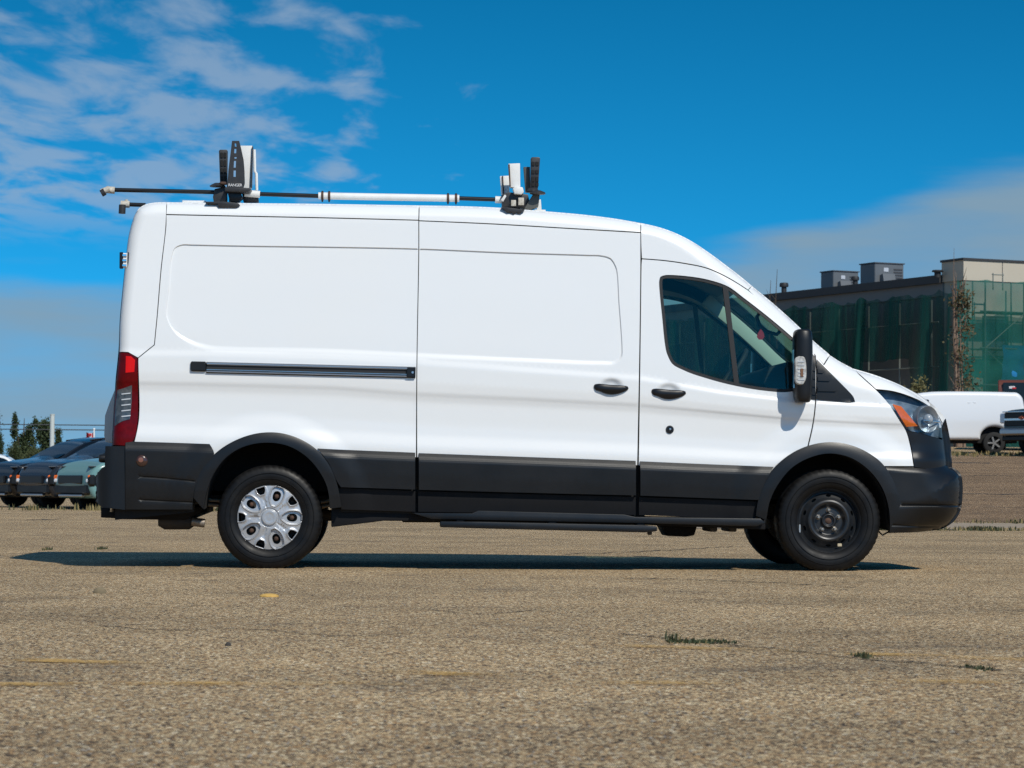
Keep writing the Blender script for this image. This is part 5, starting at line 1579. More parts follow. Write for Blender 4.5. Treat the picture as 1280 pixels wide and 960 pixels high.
def scaffold():
    STEEL = principled('scaffold_tube', (.20, .22, .20), .5, metal=.4)
    sc = empty('scaffold', (0, 0, 0), label='steel tube scaffold in front of the lit beige end of the building', cat='scaffold')
    top = ZB-1.02
    for t in np.arange(.15, 8.5, 2.0):
        for s in (-.35, -1.25):
            MB().tube([bw(s, t, ZG-.2), bw(s, t, top)], .035, 6).build('standard', STEEL, sc)
    for z in np.arange(ZG+.2, top-.5, 1.55):
        for s in (-.35, -1.25):
            MB().tube([bw(s, -.1, z), bw(s, 8.6, z)], .03, 6).build('ledger', STEEL, sc)
        mb = MB(); quadbox(mb, -1.2, -.4, .0, 8.4, z-.06, z-.02); mb.build('walk_board', principled('scaffold_board', (.22, .18, .13), .9), sc)
    k = 0
    for z in np.arange(ZG+.2, top-1.4, 1.55):
        for i, t in enumerate(np.arange(.15, 6.5, 2.0)):
            a, b_ = (t, t+2.0) if (i+k) % 2 else (t+2.0, t)
            MB().tube([bw(-1.27, a, z), bw(-1.27, b_, z+1.5)], .022, 5).build('brace', STEEL, sc)
        k += 1
    for t in (.55, 1.05):
        MB().tube([bw(-1.25, t, top-.4), bw(-1.25, t, top+.32)], .025, 6).build('guard_post', STEEL, sc)
    MB().tube([bw(-1.25, .5, top+.25), bw(-1.25, 1.1, top+.25)], .025, 6).build('guard_rail', STEEL, sc)
    # scaffold of the receding wing
    sw = empty('scaffold', (0, 0, 0), label='steel tube scaffold along the shaded receding side of the building', cat='scaffold')
    for s in np.arange(1.0, 34, 2.4):
        MB().tube([bw(s, -1.0, ZG-.2), bw(s, -1.0, ZW-1.15)], .035, 6).build('standard', STEEL, sw)
    for z in np.arange(ZG+.3, ZW-1.1, 1.9):
        MB().tube([bw(.5, -1.0, z), bw(34, -1.0, z)], .03, 6).build('ledger', STEEL, sw)
scaffold()

def net_mat(name, col, alpha, trl=.5, fold=(2.6, 1.2, .07), da=(.12, .08)):
    m = bpy.data.materials.new(name); m.use_nodes = True
    nt = m.node_tree; N, L = nt.nodes, nt.links
    N.remove(N['Principled BSDF']); out = N['Material Output']
    d = N.new('ShaderNodeBsdfDiffuse'); t = N.new('ShaderNodeBsdfTranslucent'); tr = N.new('ShaderNodeBsdfTransparent')
    g = N.new('ShaderNodeNewGeometry')
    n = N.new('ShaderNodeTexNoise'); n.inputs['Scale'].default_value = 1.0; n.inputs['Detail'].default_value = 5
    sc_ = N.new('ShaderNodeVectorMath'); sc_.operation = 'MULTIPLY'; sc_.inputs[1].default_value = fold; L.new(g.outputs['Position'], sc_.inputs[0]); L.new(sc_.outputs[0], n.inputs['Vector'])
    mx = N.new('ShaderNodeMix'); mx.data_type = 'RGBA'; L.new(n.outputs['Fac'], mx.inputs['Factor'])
    mx.inputs['A'].default_value = tuple(q*.12 for q in col)+(1,); mx.inputs['B'].default_value = tuple(min(1, q*2.1) for q in col)+(1,)  # light and dark of the folds painted into the net colour
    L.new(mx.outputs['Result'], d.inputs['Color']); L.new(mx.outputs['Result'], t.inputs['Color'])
    m1 = N.new('ShaderNodeMixShader'); m1.inputs[0].default_value = trl; L.new(d.outputs[0], m1.inputs[1]); L.new(t.outputs[0], m1.inputs[2])
    m2 = N.new('ShaderNodeMixShader'); m2.inputs[0].default_value = alpha
    r = N.new('ShaderNodeMapRange'); L.new(n.outputs['Fac'], r.inputs[0]); r.inputs[1].default_value = .3; r.inputs[2].default_value = .7
    r.inputs[3].default_value = alpha-da[0]; r.inputs[4].default_value = alpha+da[1]
    L.new(r.outputs[0], m2.inputs[0])
    L.new(tr.outputs[0], m2.inputs[1]); L.new(m1.outputs[0], m2.inputs[2])
    L.new(m2.outputs[0], out.inputs[0])
    return m
NETD = net_mat('dark_green_netting', (.015, .080, .066), .74, da=(.42, .22))  # shaded wing's copy of the netting, its shade set into a darker colour
NETL = net_mat('green_netting', (.022, .15, .120), .66, fold=(.8, .8, .5))  # lit end's copy of the same netting, sunlight set into a lighter colour
def net(name_label, pos, nu, nv, mat, hole=None, group=None):
    vs = [pos(i/nu, j/nv) for i in range(nu+1) for j in range(nv+1)]
    fs = []
    for i in range(nu):
        for j in range(nv):
            if hole and hole((i+.5)/nu, (j+.5)/nv): continue
            fs.append((i*(nv+1)+j, (i+1)*(nv+1)+j, (i+1)*(nv+1)+j+1, i*(nv+1)+j+1))
    o = MB().add(vs, fs).build('scaffold_netting', mat, None, smooth_angle=80)
    tag(o, name_label, 'netting', 'green netting sheets on the scaffold')
rn = np.random.default_rng(5)
ph = rn.uniform(0, 6.28, 24)
def wing_net(s0, s1, amp, tilt):
    def f(u, v):
        s = s0+(s1-s0)*u
        w = sum(math.sin((1.7+.9*k)*s+ph[k]+(.5*v*k)) / (1+.35*k) for k in range(7))
        top = ZW-.75-.16*abs(math.sin(1.1*s+ph[9]))-.12*abs(math.sin(2.7*s))
        z = top+(ZG+.1-top)*v
        t = -1.35-amp*w*(.25+.75*v)-tilt*v
        return bw(s+.18*math.sin(2.1*s+ph[3])*v, t, z)
    return f
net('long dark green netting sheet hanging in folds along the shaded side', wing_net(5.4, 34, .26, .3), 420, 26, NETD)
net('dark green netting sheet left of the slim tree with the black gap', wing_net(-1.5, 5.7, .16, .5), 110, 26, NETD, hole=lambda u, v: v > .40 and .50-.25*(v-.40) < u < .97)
def front_net(t0, t1, seed):
    def f(u, v):
        t = t0+(t1-t0)*u
        w = sum(math.sin((1.3+1.1*k)*t+ph[k+seed]+v*k) / (1+.5*k) for k in range(5))
        top = ZB-1.02-.10*abs(math.sin(1.57*t))
        z = top+(ZG+.1-top)*v
        return bw(-1.45-.06*w, t, z)
    return f
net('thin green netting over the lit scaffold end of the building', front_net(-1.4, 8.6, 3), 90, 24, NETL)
def tarp(t0, t1, z0, z1, label):
    vs = []; n = 14
    for i in range(n+1):
        for j in range(n+1):
            t = t0+(t1-t0)*i/n; z = z0+(z1-z0)*j/n
            vs.append(bw(-1.30+.05*math.sin(5*t+3*z)+.03*math.sin(9*z), t, z))
    fs = [(i*(n+1)+j, (i+1)*(n+1)+j, (i+1)*(n+1)+j+1, i*(n+1)+j+1) for i in range(n) for j in range(n)]
    o = MB().add(vs, fs).build('blue_tarp', principled('blue_tarpaulin', (.010, .16, .36), .5), None, smooth_angle=80)
    tag(o, label, 'tarp', 'blue tarps behind the netting')
tarp(1.0, 4.2, ZG+3.5, ZG+5.0, 'upper blue tarp behind the thin netting at the right edge')
tarp(1.0, 4.2, ZG+1.2, ZG+2.5, 'lower blue tarp behind the thin netting above the trucks')

# roof equipment
def roof_unit(px0, px1, py0, py1, d, label, dark_frac):
    p = at_d(px1, py1, d); W = (px1-px0)/3472*d; H = (py1-py0)/3472*d+.6
    q = at_d((px0+px1)/2, py1, d)
    root = empty('rooftop_air_unit', (q[0], q[1]+1.2, ZW-.02), rz=BROT, label=label, cat='air conditioner')
    zt = at_d(px0, py0, d)[2]; h = zt-ZW+.02
    MET = principled('unit_sheet_metal', (.13, .14, .15), .5, metal=.1, var=.3, vscale=1.0)
    w = W*.80; l = W*.62
    MB().box((0, 0, h/2), (w, l, h), bev=.03).build('cabinet', MET, root)
    MB().box((0, 0, h+.02), (w+.08, l+.08, .05)).build('lid', principled('unit_lid', (.07, .07, .075), .5), root)
    for k in range(7):
        MB().box((w*.30, -l/2-.012, h*(.2+.1*k)), (w*.30, .02, h*.05)).build('louvre', principled('unit_dark', (.05, .05, .055), .6), root)
    MB().box((-w*.12, -l/2-.15, h*.42), (w*.42, .30, h*.36), rot=Matrix.Rotation(R(-14), 3, 'X')).build('intake_hood', MET, root)
    MB().box((-w*.12, -l/2-.012, h*.78), (w*.16, .02, h*.14)).build('rating_plate', principled('plate_white', (.5, .52, .56), .4), root)
roof_unit(1031, 1078, 338, 357, 133, 'smaller grey rooftop air unit, left one of the two', .3)
roof_unit(1081, 1135, 328, 352, 129, 'larger grey rooftop air unit, right one of the two', .3)
def vent(px, py0, py1, r_px, d, label):
    c = at_d(px, py1, d); top = at_d(px, py0, d)[2]; r = r_px/3472*d; h = top-ZW
    root = empty('roof_vent', (c[0], c[1], ZW-.05), label=label, cat='vent', group='mushroom vents on the roof')
    DK = principled('vent_black', (.02, .02, .022), .6)
    MB().tube([(0, 0, -.1), (0, 0, h*.7)], r*.6, 12).build('pipe', DK, root, smooth_angle=50)
    m = MB(); m.lathe([(r, 0), (r*1.05, h*.18), (r*.9, h*.36), (0, h*.40)], 16, 'z'); o = m.build('cowl', DK, root, smooth_angle=50); o.location = (0, 0, h*.62)
vent(980, 352, 360, 5.5, 131, 'black mushroom vent at the left end of the visible roof')
vent(1069, 344, 354, 5, 126, 'black mushroom vent between the two rooftop units')
vent(1172, 336, 345, 7, 119, 'squat black roof vent close to the beige block')

# ================================================================== parked vehicles behind
def soft_body(name, prof, S2, r, mat, parent, grid=(.12, .06), bulge=.0):
    p = resample(smooth(prof, step=.06), .05, True)
    def H(x, z):
        x = np.atleast_1d(x); z = np.atleast_1d(z)
        e = np.clip(sdf(np.stack([x, z], 1), p), 0, 1); t = np.clip(r-e, 0, None)
        return S2(x, z)-(r-np.sqrt(np.clip(r*r-t*t, 0, None)))
    ex = [offset_poly(p, d) for d in (.006, .02, .045, .08, .12) if d < r*1.3]
    v, f, n = surf_mesh(name, p, H, 0.0, 0, grid, [], ex)
    V = list(v); Fs = list(f); Ns = list(n)
    k = len(V); V += [(q[0], -q[1], q[2]) for q in v]
    i = 0
    for fc in f:
        nn = n[i:i+3]; i += 3
        Fs.append(tuple(q+k for q in fc[::-1])); Ns += [(a[0], -a[1], a[2]) for a in nn[::-1]]
    ye = H(p[:, 0], p[:, 1]); nt = 9; m = len(p); k = len(V)
    s = 1 if area2(p) > 0 else -1
    e = np.roll(p, -1, 0)-np.roll(p, 1, 0); e /= np.linalg.norm(e, axis=1, keepdims=True)
    on = np.stack([e[:, 1], -e[:, 0]], 1)*s
    for i in range(m):
        for t in np.linspace(-1, 1, nt):
            b = bulge*(1-t*t)*(1 if p[i][1] > .5 else 0); V.append((p[i][0]+on[i][0]*b, t*ye[i], p[i][1]+on[i][1]*b))
    for i in range(m):
        i2 = (i+1) % m
        for j in range(nt-1):
            q = (k+i*nt+j, k+i*nt+j+1, k+i2*nt+j+1, k+i2*nt+j)
            Fs.append(q[::-1] if s < 0 else q)
            for w in ((i2, i2, i, i) if s < 0 else (i, i, i2, i2)): Ns.append((on[w][0], 0, on[w][1]))
    return link(name, make_mesh(name, V, Fs, np.array(Ns)), parent, mat), H
def side_glass(nm, poly, H, mat, parent, off=.006):
    q = resample(smooth(poly, step=.06), .05, True)
    v, f, n = surf_mesh(nm, q, H, off, .02, (.1, .1), [], [])
    link(nm, make_mesh(nm, v, f, n), parent, mat)
    link(nm, make_mesh(nm, [(a, -b, c) for a, b, c in v], [k[::-1] for k in f], np.concatenate([np.array([(a[0], -a[1], a[2]) for a in n[s:s+len(fc)]])[::-1] for fc, s in zip(f, np.cumsum([0]+[len(fc) for fc in f[:-1]]))])), parent, mat)
def across(nm, p0, p1, y, mat, parent, lift=.008, nt=9, bul=.03):
    """a pane that runs across the vehicle from profile point p0 (lower) to p1 (upper)"""
    a, b = np.array(p0), np.array(p1); d = (b-a)/np.linalg.norm(b-a); nn = np.array([-d[1], d[0]])
    if nn[1] < 0: nn = -nn
    vs = []
    for i in range(5):
        c = a+(b-a)*i/4
        for t in np.linspace(-1, 1, nt):
            k = lift+bul*(1-t*t); yy = y*(1-.08*i/4)
            vs.append((c[0]+nn[0]*k, t*yy, c[1]+nn[1]*k))
    MB().add(vs, [(i*nt+j, i*nt+j+1, (i+1)*nt+j+1, (i+1)*nt+j) for i in range(4) for j in range(nt-1)]).build(nm, mat, parent, smooth_angle=60)
CARGL = principled('car_window_glass', (.006, .012, .018), .06, spec=.5)
TYR = principled('far_tyre', (.012, .012, .012), .8)
ALLOY = principled('alloy_rim', (.42, .42, .43), .35, metal=.7)
def car_wheel(parent, x, y, r, sg, rimmat=ALLOY):
    h = .11
    w = MB(); w.lathe([(r*.62, -h), (r*.9, -h*1.02), (r*.985, -h*.85), (r, -h*.5), (r, h*.5), (r*.985, h*.85), (r*.9, h), (r*.62, h)], 32, 'y')
    o = w.build('wheel', TYR, parent, smooth_angle=40); o.location = (x, y, r)
    d = MB(); d.lathe([(r*.63, -h*.75), (r*.60, -h*.4), (r*.5, -h*.15)], 28, 'y'); d.build('rim', rimmat, o, smooth_angle=50)
    for k in range(5):
        a = 2*math.pi*k/5
        M = Matrix.Rotation(-a, 3, 'Y')
        for sd in (-1,):
            MB().box(M @ Vector((r*.33, sg*h*.72, 0)), (r*.56, .03, r*.15), M).build('spoke', rimmat, o)
    bk = MB(); bk.lathe([(0, -h*.1), (r*.6, -h*.1), (r*.6, h*.1), (0, h*.1)], 20, 'y'); bk.build('brake_disc', DARK, o)
    hb = MB(); hb.lathe([(0, sg*h*.85), (r*.13, sg*h*.8), (r*.15, sg*h*.5)], 14, 'y'); hb.build('hub_cap', rimmat, o)

def make_suv(name, label, paint, loc, rz, group, clad):
    root = empty(name, loc, rz, label, 'car', group)
    arch = lambda cx, r, n=9: [(cx+r*math.cos(math.pi*i/n), .33+r*math.sin(math.pi*i/n)) for i in range(n+1)]
    prof = [(2.02, .24, 1), (2.12, .42), (2.13, .62), (2.06, .80), (1.92, .93), (1.60, 1.00), (1.15, 1.06), (.98, 1.09), (.62, 1.29), (.30, 1.44), (0, 1.515), (-.5, 1.55), (-1.1, 1.53), (-1.6, 1.46), (-1.85, 1.28), (-2.0, 1.02), (-2.1, .85), (-2.12, .5), (-2.0, .28, 1)]
    prof += [(-1.68, .24, 1)]+[(x, z, 1) if i in (0, 9) else (x, z) for i, (x, z) in enumerate([(-p[0], p[1]) for p in arch(1.30, .37)])]
    prof += [(-.93+.02, .22, 1), (.92, .22, 1)]+[(x, z, 1) if i in (0, 9) else (x, z) for i, (x, z) in enumerate(arch(1.30, .37)[::-1])]+[(1.69, .24, 1)]
    def S2(x, z):
        s = .90-.03*np.clip((z-.75)/.3, 0, 1)*0-.20*np.clip((z-1.0)/.55, 0, 1)
        s = s-.10*np.clip((np.abs(x)-1.5)/.6, 0, 1)**2+.015*np.exp(-((z-.85)/.08)**2)
        return s
    body, H = soft_body('body', prof, S2, .085, paint, root, bulge=.05)
    side_glass('side_window', [(.78, 1.10, 1), (.35, 1.36), (.05, 1.455), (-.42, 1.48, 1), (-.40, 1.08, 1)], H, CARGL, root)
    side_glass('side_window', [(-.46, 1.08, 1), (-.48, 1.48, 1), (-1.0, 1.455), (-1.35, 1.36), (-1.42, 1.14, 1)], H, CARGL, root)
    across('windscreen', (.97, 1.10), (.22, 1.47), .72, CARGL, root)
    across('rear_window', (-1.95, 1.10), (-1.70, 1.42), .62, CARGL, root, lift=.01)
    # wheel-arch cladding
    for cx in (1.30, -1.30):
        o_ = [(cx+.46*math.cos(math.pi*i/12), .33+.46*math.sin(math.pi*i/12)) for i in range(13)]; i_ = [(cx+.37*math.cos(math.pi*i/12), .33+.37*math.sin(math.pi*i/12)) for i in range(13)]
        side_glass('arch_cladding', [(a, b, 1) for a, b in o_+i_[::-1]], lambda x, z: np.full(np.shape(np.atleast_1d(x)), .885), clad, root, .012)
    for cx in (1.30, -1.30):
        for sg in (-1, 1): car_wheel(root, cx, sg*.78, .33, sg)
    # front: grille, lamps, skid plate
    MB().box((2.16, 0, .62), (.06, 1.06, .18), bev=.02).build('grille', BLACKG, root)
    MB().box((2.10, 0, .42), (.12, 1.50, .24), bev=.05).build('lower_grille', BLACKP, root)
    side_glass('sill_cladding', [(.88, .23, 1), (.92, .40, 1), (-.92, .40, 1), (-.88, .23, 1)], H, clad, root, .012)
    MB().box((0, 0, .45), (3.7, 1.30, .46)).build('underbody', DARK, root)
    MB().box((2.13, 0, .29), (.10, 1.05, .05), bev=.015).build('skid_plate', ALU, root)
    for sg in (-1, 1):
        M = Matrix.Rotation(sg*R(-28), 3, 'Z')
        pod = MB().box((2.02, sg*.70, .60), (.18, .34, .24), M, bev=.05).build('lamp_pod', BLACKP, root)
        MB().box((2.08, sg*.745, .665), (.12, .14, .10), M, bev=.02).build('turn_signal', AMBER, pod)
        MB().box((2.085, sg*.675, .60), (.12, .20, .08), M, bev=.02).build('headlamp', principled('white_lamp', (.7, .72, .75), .1, coat=.8), pod)
        MB().box((1.97, sg*.60, .895), (.16, .34, .018), M, bev=.006).build('daytime_lamp', principled('dim_lamp', (.10, .11, .12), .15), root)
        MB().box((.70, sg*.96, 1.10), (.12, .20, .14), bev=.04).build('door_mirror', paint, root)
        MB().box((-.2, sg*.885, 1.0), (.22, .03, .03), bev=.008).build('door_handle', paint, root)
    for sg in (-1, 1):
        MB().tube([(.1, sg*.60, 1.52), (-.4, sg*.61, 1.585), (-1.3, sg*.60, 1.56), (-1.5, sg*.60, 1.50)], .018, 6).build('roof_rail', BLACKG, root)
    return root
HEAD = math.atan2(-.55, -.835)
def spot(px, d, lx=1.98, ly=.72):
    """ground position of a car whose near front lamp stands in the given direction at distance d"""
    p = at_d(px, 601, d)
    c, s = math.cos(HEAD), math.sin(HEAD)
    return (p[0]-(c*lx-s*ly), p[1]-(s*lx+c*ly), 0.0)
P_TEAL = principled('teal_car_paint', (.15, .29, .28), .3, coat=.4)
P_GREY = principled('charcoal_car_paint', (.016, .018, .023), .25, coat=.45, spec=.4)
P_BLK = principled('black_car_paint', (.005, .005, .006), .2, coat=.4, spec=.35)
CL = principled('car_black_cladding', (.012, .012, .013), .6)
GR = 'compact cars parked in a row on the left'
make_suv('parked_car', 'pale teal compact car parked nearest, just behind the rear bumper', P_TEAL, spot(118, 57), HEAD, GR, CL)
make_suv('parked_car', 'charcoal grey compact car parked in the middle of the row', P_GREY, spot(68, 59.3), HEAD, GR, CL)
make_suv('parked_car', 'glossy black compact car parked at the left edge of the picture', P_BLK, spot(20, 61.6), HEAD, GR, CL)

def make_pickup(name, label, paint, loc, rz, sc=1.0, front=True):
    root = empty(name, loc, rz, label, 'truck'); root.scale = (sc, sc, sc)
    prof = [(2.85, .42, 1), (2.92, .60), (2.93, .95), (2.86, 1.24), (2.6, 1.31), (1.45, 1.36), (1.30, 1.39), (.62, 1.84), (.3, 1.92), (-.9, 1.91), (-1.06, 1.84), (-1.12, 1.30, 1), (-2.88, 1.28, 1), (-2.92, .8), (-2.88, .5, 1),
            (-2.25, .45, 1), (-2.2, .62), (-2.0, .84), (-1.77, .9), (-1.54, .84), (-1.34, .62), (-1.3, .42, 1), (1.35, .40, 1), (1.4, .62), (1.6, .84), (1.83, .9), (2.06, .84), (2.26, .62), (2.3, .42, 1)]
    def S2(x, z): return .98-.16*np.clip((z-1.25)/.7, 0, 1)-.10*np.clip((np.abs(x)-2.3)/.6, 0, 1)**2
    body, H = soft_body('body', prof, S2, .10, paint, root, bulge=.03)
    side_glass('side_window', [(1.10, 1.36, 1), (.60, 1.72), (.30, 1.80, 1), (.22, 1.36, 1)], H, CARGL, root)
    side_glass('side_window', [(.14, 1.36, 1), (.20, 1.80, 1), (-.80, 1.80, 1), (-.92, 1.38, 1)], H, CARGL, root)
    across('windscreen', (1.28, 1.41), (.60, 1.86), .78, CARGL, root)
    across('rear_window', (-1.14, 1.40), (-1.10, 1.80), .66, CARGL, root, lift=-.02, bul=0)
    MB().box((0, 0, .62), (5.2, 1.42, .44)).build('underbody', DARK, root)
    for cx in (1.83, -1.77):
        for sg in (-1, 1): car_wheel(root, cx, sg*.86, .41, sg)
    if front:
        MB().box((2.95, 0, 1.02), (.07, 1.50, .40), bev=.02).build('grille', BLACKG, root)
        MB().box((2.985, 0, 1.02), (.03, 1.50, .07), bev=.01).build('grille_bar', CHROME, root)
        MB().box((2.97, 0, 1.245), (.05, 1.66, .035), bev=.01).build('bonnet_trim', CHROME, root)
        MB().box((2.96, 0, .66), (.16, 1.86, .20), bev=.05).build('bumper', ALU, root)
        MB().box((2.94, 0, .46), (.12, 1.70, .14), bev=.03).build('air_dam', BLACKP, root)
        em = MB().prism([(-.10, -.03), (-.04, -.035), (-.03, -.055), (.03, -.055), (.04, -.035), (.10, -.03), (.10, .03), (.04, .035), (.03, .055), (-.03, .055), (-.04, .035), (-.10, .03)], -.01, .01).build('grille_emblem', principled('emblem_red_gold', (.45, .10, .04), .35, metal=.3), root)
        em.location = (3.01, 0, 1.06); em.rotation_euler = (0, 0, R(90))
        for sg in (-1, 1):
            MB().box((2.90, sg*.86, 1.06), (.14, .22, .30), bev=.03).build('headlamp', principled('white_lamp', (.7, .72, .75), .1, coat=.8), root)
            MB().box((1.0, sg*1.12, 1.42), (.12, .22, .26), bev=.04).build('door_mirror', BLACKP, root)
    return root
P_NAVY = principled('dark_truck_paint', (.012, .016, .022), .25, coat=.9)
P_WH = principled('far_white_paint', (.72, .73, .74), .35, coat=.4)
P_RED = principled('rust_red_paint', (.12, .030, .014), .45, coat=.3)
hr = math.atan2(-.50, -.86)
p = at_d(1251, 560, 93); _c, _s = math.cos(hr), math.sin(hr); _lx, _ly = 2.95*1.14, -.93*1.14
make_pickup('pickup_truck', 'black pickup truck with chrome grille facing us at the right edge', P_NAVY, (p[0]-(_c*_lx-_s*_ly), p[1]-(_s*_lx+_c*_ly), gz(p[0], p[1])+.05), hr, 1.14)
p = at_d(-4, 590, 140)
make_pickup('pickup_truck', 'white pickup truck far behind the parked cars at the left edge', P_WH, (p[0]-.1, p[1], 0), 0.0, 1.0, front=False)

def white_van():
    c = at_d(1243, 560, 97); z0 = gz(c[0], c[1])
    root = empty('cargo_van', (c[0]-1.75, c[1]+.95, z0), R(180), 'plain white windowless cargo van parked in front of the building', 'van')
    prof = [(2.75, .50, 1), (2.82, .75), (2.78, 1.02), (2.6, 1.14), (1.95, 1.25), (1.78, 1.32), (1.25, 1.92), (.95, 2.08), (.5, 2.15), (-2.3, 2.16), (-2.62, 2.13), (-2.74, 2.02), (-2.82, 1.7), (-2.90, 1.2), (-2.92, .55, 1),
            (-2.25, .50, 1), (-2.2, .72), (-2.0, .90), (-1.75, .95), (-1.5, .90), (-1.3, .72), (-1.25, .48, 1), (1.3, .48, 1), (1.35, .72), (1.55, .90), (1.8, .95), (2.05, .9), (2.25, .72), (2.3, .48, 1)]
    def S2(x, z): return 1.0-.12*np.clip((z-1.1)/1.0, 0, 1)**1.5-.14*np.clip((x-1.9)/.9, 0, 1)**2
    body, H = soft_body('body', prof, S2, .13, P_WH, root)
    side_glass('side_window', [(1.55, 1.32, 1), (1.12, 1.86), (.55, 1.88, 1), (.55, 1.30, 1)], H, CARGL, root)
    across('windscreen', (1.76, 1.36), (1.2, 1.95), .80, CARGL, root)
    for cxx in (1.8, -1.75):
        for sg in (-1, 1): car_wheel(root, cxx, sg*.84, .38, sg, principled('bright_rim', (.75, .74, .72), .25, metal=.8))
    mb = MB(); mb.lathe([(.07, 0), (.085, -.012), (.10, 0)], 20, 'y')
    o = mb.build('fuel_door', P_WH, root, smooth_angle=60); o.location = (-.62, .985, 1.0); o.scale = (1, -1, 1)
    for dx in (-.12, .1):
        o = MB().box((-.95+dx*.9, .93, 1.78), (.10, .02, .06), bev=.015).build('marker_plate', P_WH, root)
    MB().box((0, 0, .66), (5.2, 1.40, .56)).build('underbody', DARK, root)
    MB().box((-2.95, 0, .55), (.12, 1.7, .16), bev=.04).build('rear_bumper', BLACKP, root)
    return root
white_van()
def red_truck():
    c = at_d(1262, 560, 104); z0 = gz(c[0], c[1])
    root = empty('box_truck', (c[0]+1.16, c[1]+2, z0), math.atan2(-1, -.225), 'rust red truck body showing between white van and black pickup', 'truck')
    prof = [(2.4, .5, 1), (2.4, 2.45), (2.25, 2.62), (-2.3, 2.62), (-2.4, 2.5), (-2.4, .5, 1)]
    soft_body('body', prof, lambda x, z: np.full(np.shape(x), 1.12), .04, P_RED, root)
    MB().box((2.45, .06, 2.12), (.12, 2.0, .84), bev=.02).build('windscreen', CARGL, root)
    MB().box((2.515, -.60, 2.36), (.02, .22, .09)).build('badge', principled('badge_white', (.7, .66, .66), .4), root)
    MB().box((2.53, -.52, 2.33), (.02, .14, .06)).build('badge', principled('badge_red', (.5, .03, .03), .4), root)
    MB().box((2.42, 0, 1.45), (.05, 1.9, .5), bev=.02).build('grille', BLACKP, root)
    for x in (1.5, -1.5):
        for sg in (-1, 1): car_wheel(root, x, sg*.95, .45, sg)
red_truck()

# ================================================================== trees, poles, wires, flag
def leaf_mat(name, a, b):
    m = principled(name, a, .75, var=1.0, vscale=.9, vcol=b, coords='World'); return m
def crown_mesh(clumps, n_per, size, seed):
    r = random.Random(seed); vs = []; fs = []
    for (cx, cy, cz, rx, ry, rz) in clumps:
        for i in range(n_per):
            a, b, c = (max(-1.7, min(1.7, r.gauss(0, .62))) for _ in range(3))
            p = Vector((cx+a*rx, cy+b*ry, cz+c*rz))
            s = size*r.uniform(.5, 1.3)
            u = Vector((r.gauss(0, 1), r.gauss(0, 1), r.gauss(0, .7))).normalized(); w = u.orthogonal().normalized()
            w = (w*math.cos(1.0)+u.cross(w)*math.sin(r.uniform(0, 6))).normalized()
            k = len(vs)
            vs += [p-u*s, p+w*s*.5, p+u*s, p-w*s*.5]; fs.append((k, k+1, k+2, k+3))
    return MB().add(vs, fs)
BARK = principled('bark', (.09, .065, .045), .9, var=.6, vscale=3, coords='World')
def tree(name, label, px, d, top_py, width_px, style, leaf, seed, base_z=None, group=None, n=300, size=None):
    c = at_d(px, 560, d); z0 = gz(c[0], c[1]) if base_z is None else base_z
    H = at_d(px, top_py, d)[2]-z0; W = width_px/3472*d
    root = empty(name, (c[0], c[1], z0), 0, label, 'tree', group)
    r = random.Random(seed)
    MB().tube([(0, 0, -.1), (0.02*W, 0, H*.35), (-.02*W, 0, H*.7), (0, 0, H*.92)], [W*.07, W*.05, W*.03, W*.01], 8).build('trunk', BARK, root, smooth_angle=60)
    clumps = []
    if style == 'cone':
        for k in range(34):
            t = r.random()**1.2; a = r.uniform(0, 6.28); q = W*.46*(1-t)**.8*r.uniform(.3, 1)
            clumps.append((math.cos(a)*q, math.sin(a)*q, H*(.10+.86*t), W*.13*r.uniform(.6, 1.2), W*.13, H*.055*r.uniform(.7, 1.5)))
    elif style == 'spire':
        for k in range(16):
            t = (k+.5)/16; a = r.uniform(0, 6.28); q = W*.30*(1-t)**.7
            clumps.append((math.cos(a)*q, math.sin(a)*q, H*(.12+.84*t), W*.34*(1.1-t)+.06*W, W*.34*(1.1-t)+.06*W, H*.07))
    elif style == 'fork':
        for sg, tl in ((-1, 1.0), (1, .93), (.15, .72)):
            MB().tube([(0, 0, H*.25), (sg*W*.18, 0, H*.55), (sg*W*.34, 0, H*tl*.97)], [W*.04, W*.03, W*.008], 6).build('limb', BARK, root, smooth_angle=60)
            for k in range(9):
                t = (k+.5)/9
                clumps.append((sg*W*(.10+.26*t)+r.uniform(-.12, .12)*W, r.uniform(-.1, .1)*W, H*(.32+(tl-.36)*t)+r.uniform(-.03, .03)*H, W*(.20-.13*t)*r.uniform(.6, 1.3), W*.14, H*.05))
        for k in range(8):
            clumps.append((r.uniform(-.35, .35)*W, r.uniform(-.3, .3)*W, H*r.uniform(.12, .4), W*.22, W*.2, H*.1))
    else:
        for k in range(14):
            a = r.uniform(0, 6.28); q = W*.32*r.random()**.5; zz = r.uniform(.35, .9)
            clumps.append((math.cos(a)*q, math.sin(a)*q, H*zz, W*.22, W*.22, H*.13))
    crown_mesh(clumps, n, size or W*.05, seed).build('crown', leaf, root)
    return root
LF1 = leaf_mat('dark_foliage', (.020, .040, .012), (.055, .075, .022))
LF2 = leaf_mat('olive_foliage', (.035, .055, .016), (.085, .090, .030))
GT = 'trees on the left horizon'
tree('broadleaf_tree', 'forked dark green tree with two pointed tops above the cars', 30, 190, 515, 34, 'fork', LF1, 11, group=GT)
tree('broadleaf_tree', 'broad bushy green tree behind the white pole', 56, 200, 526, 46, 'cone', LF1, 12, group=GT, n=420)
tree('broadleaf_tree', 'smaller dark tree just right of the white pole', 73, 205, 534, 24, 'cone', LF1, 13, group=GT)
tree('broadleaf_tree', 'dark tree cut off by the left edge of the picture', 0, 180, 543, 20, 'cone', LF1, 14, group=GT)
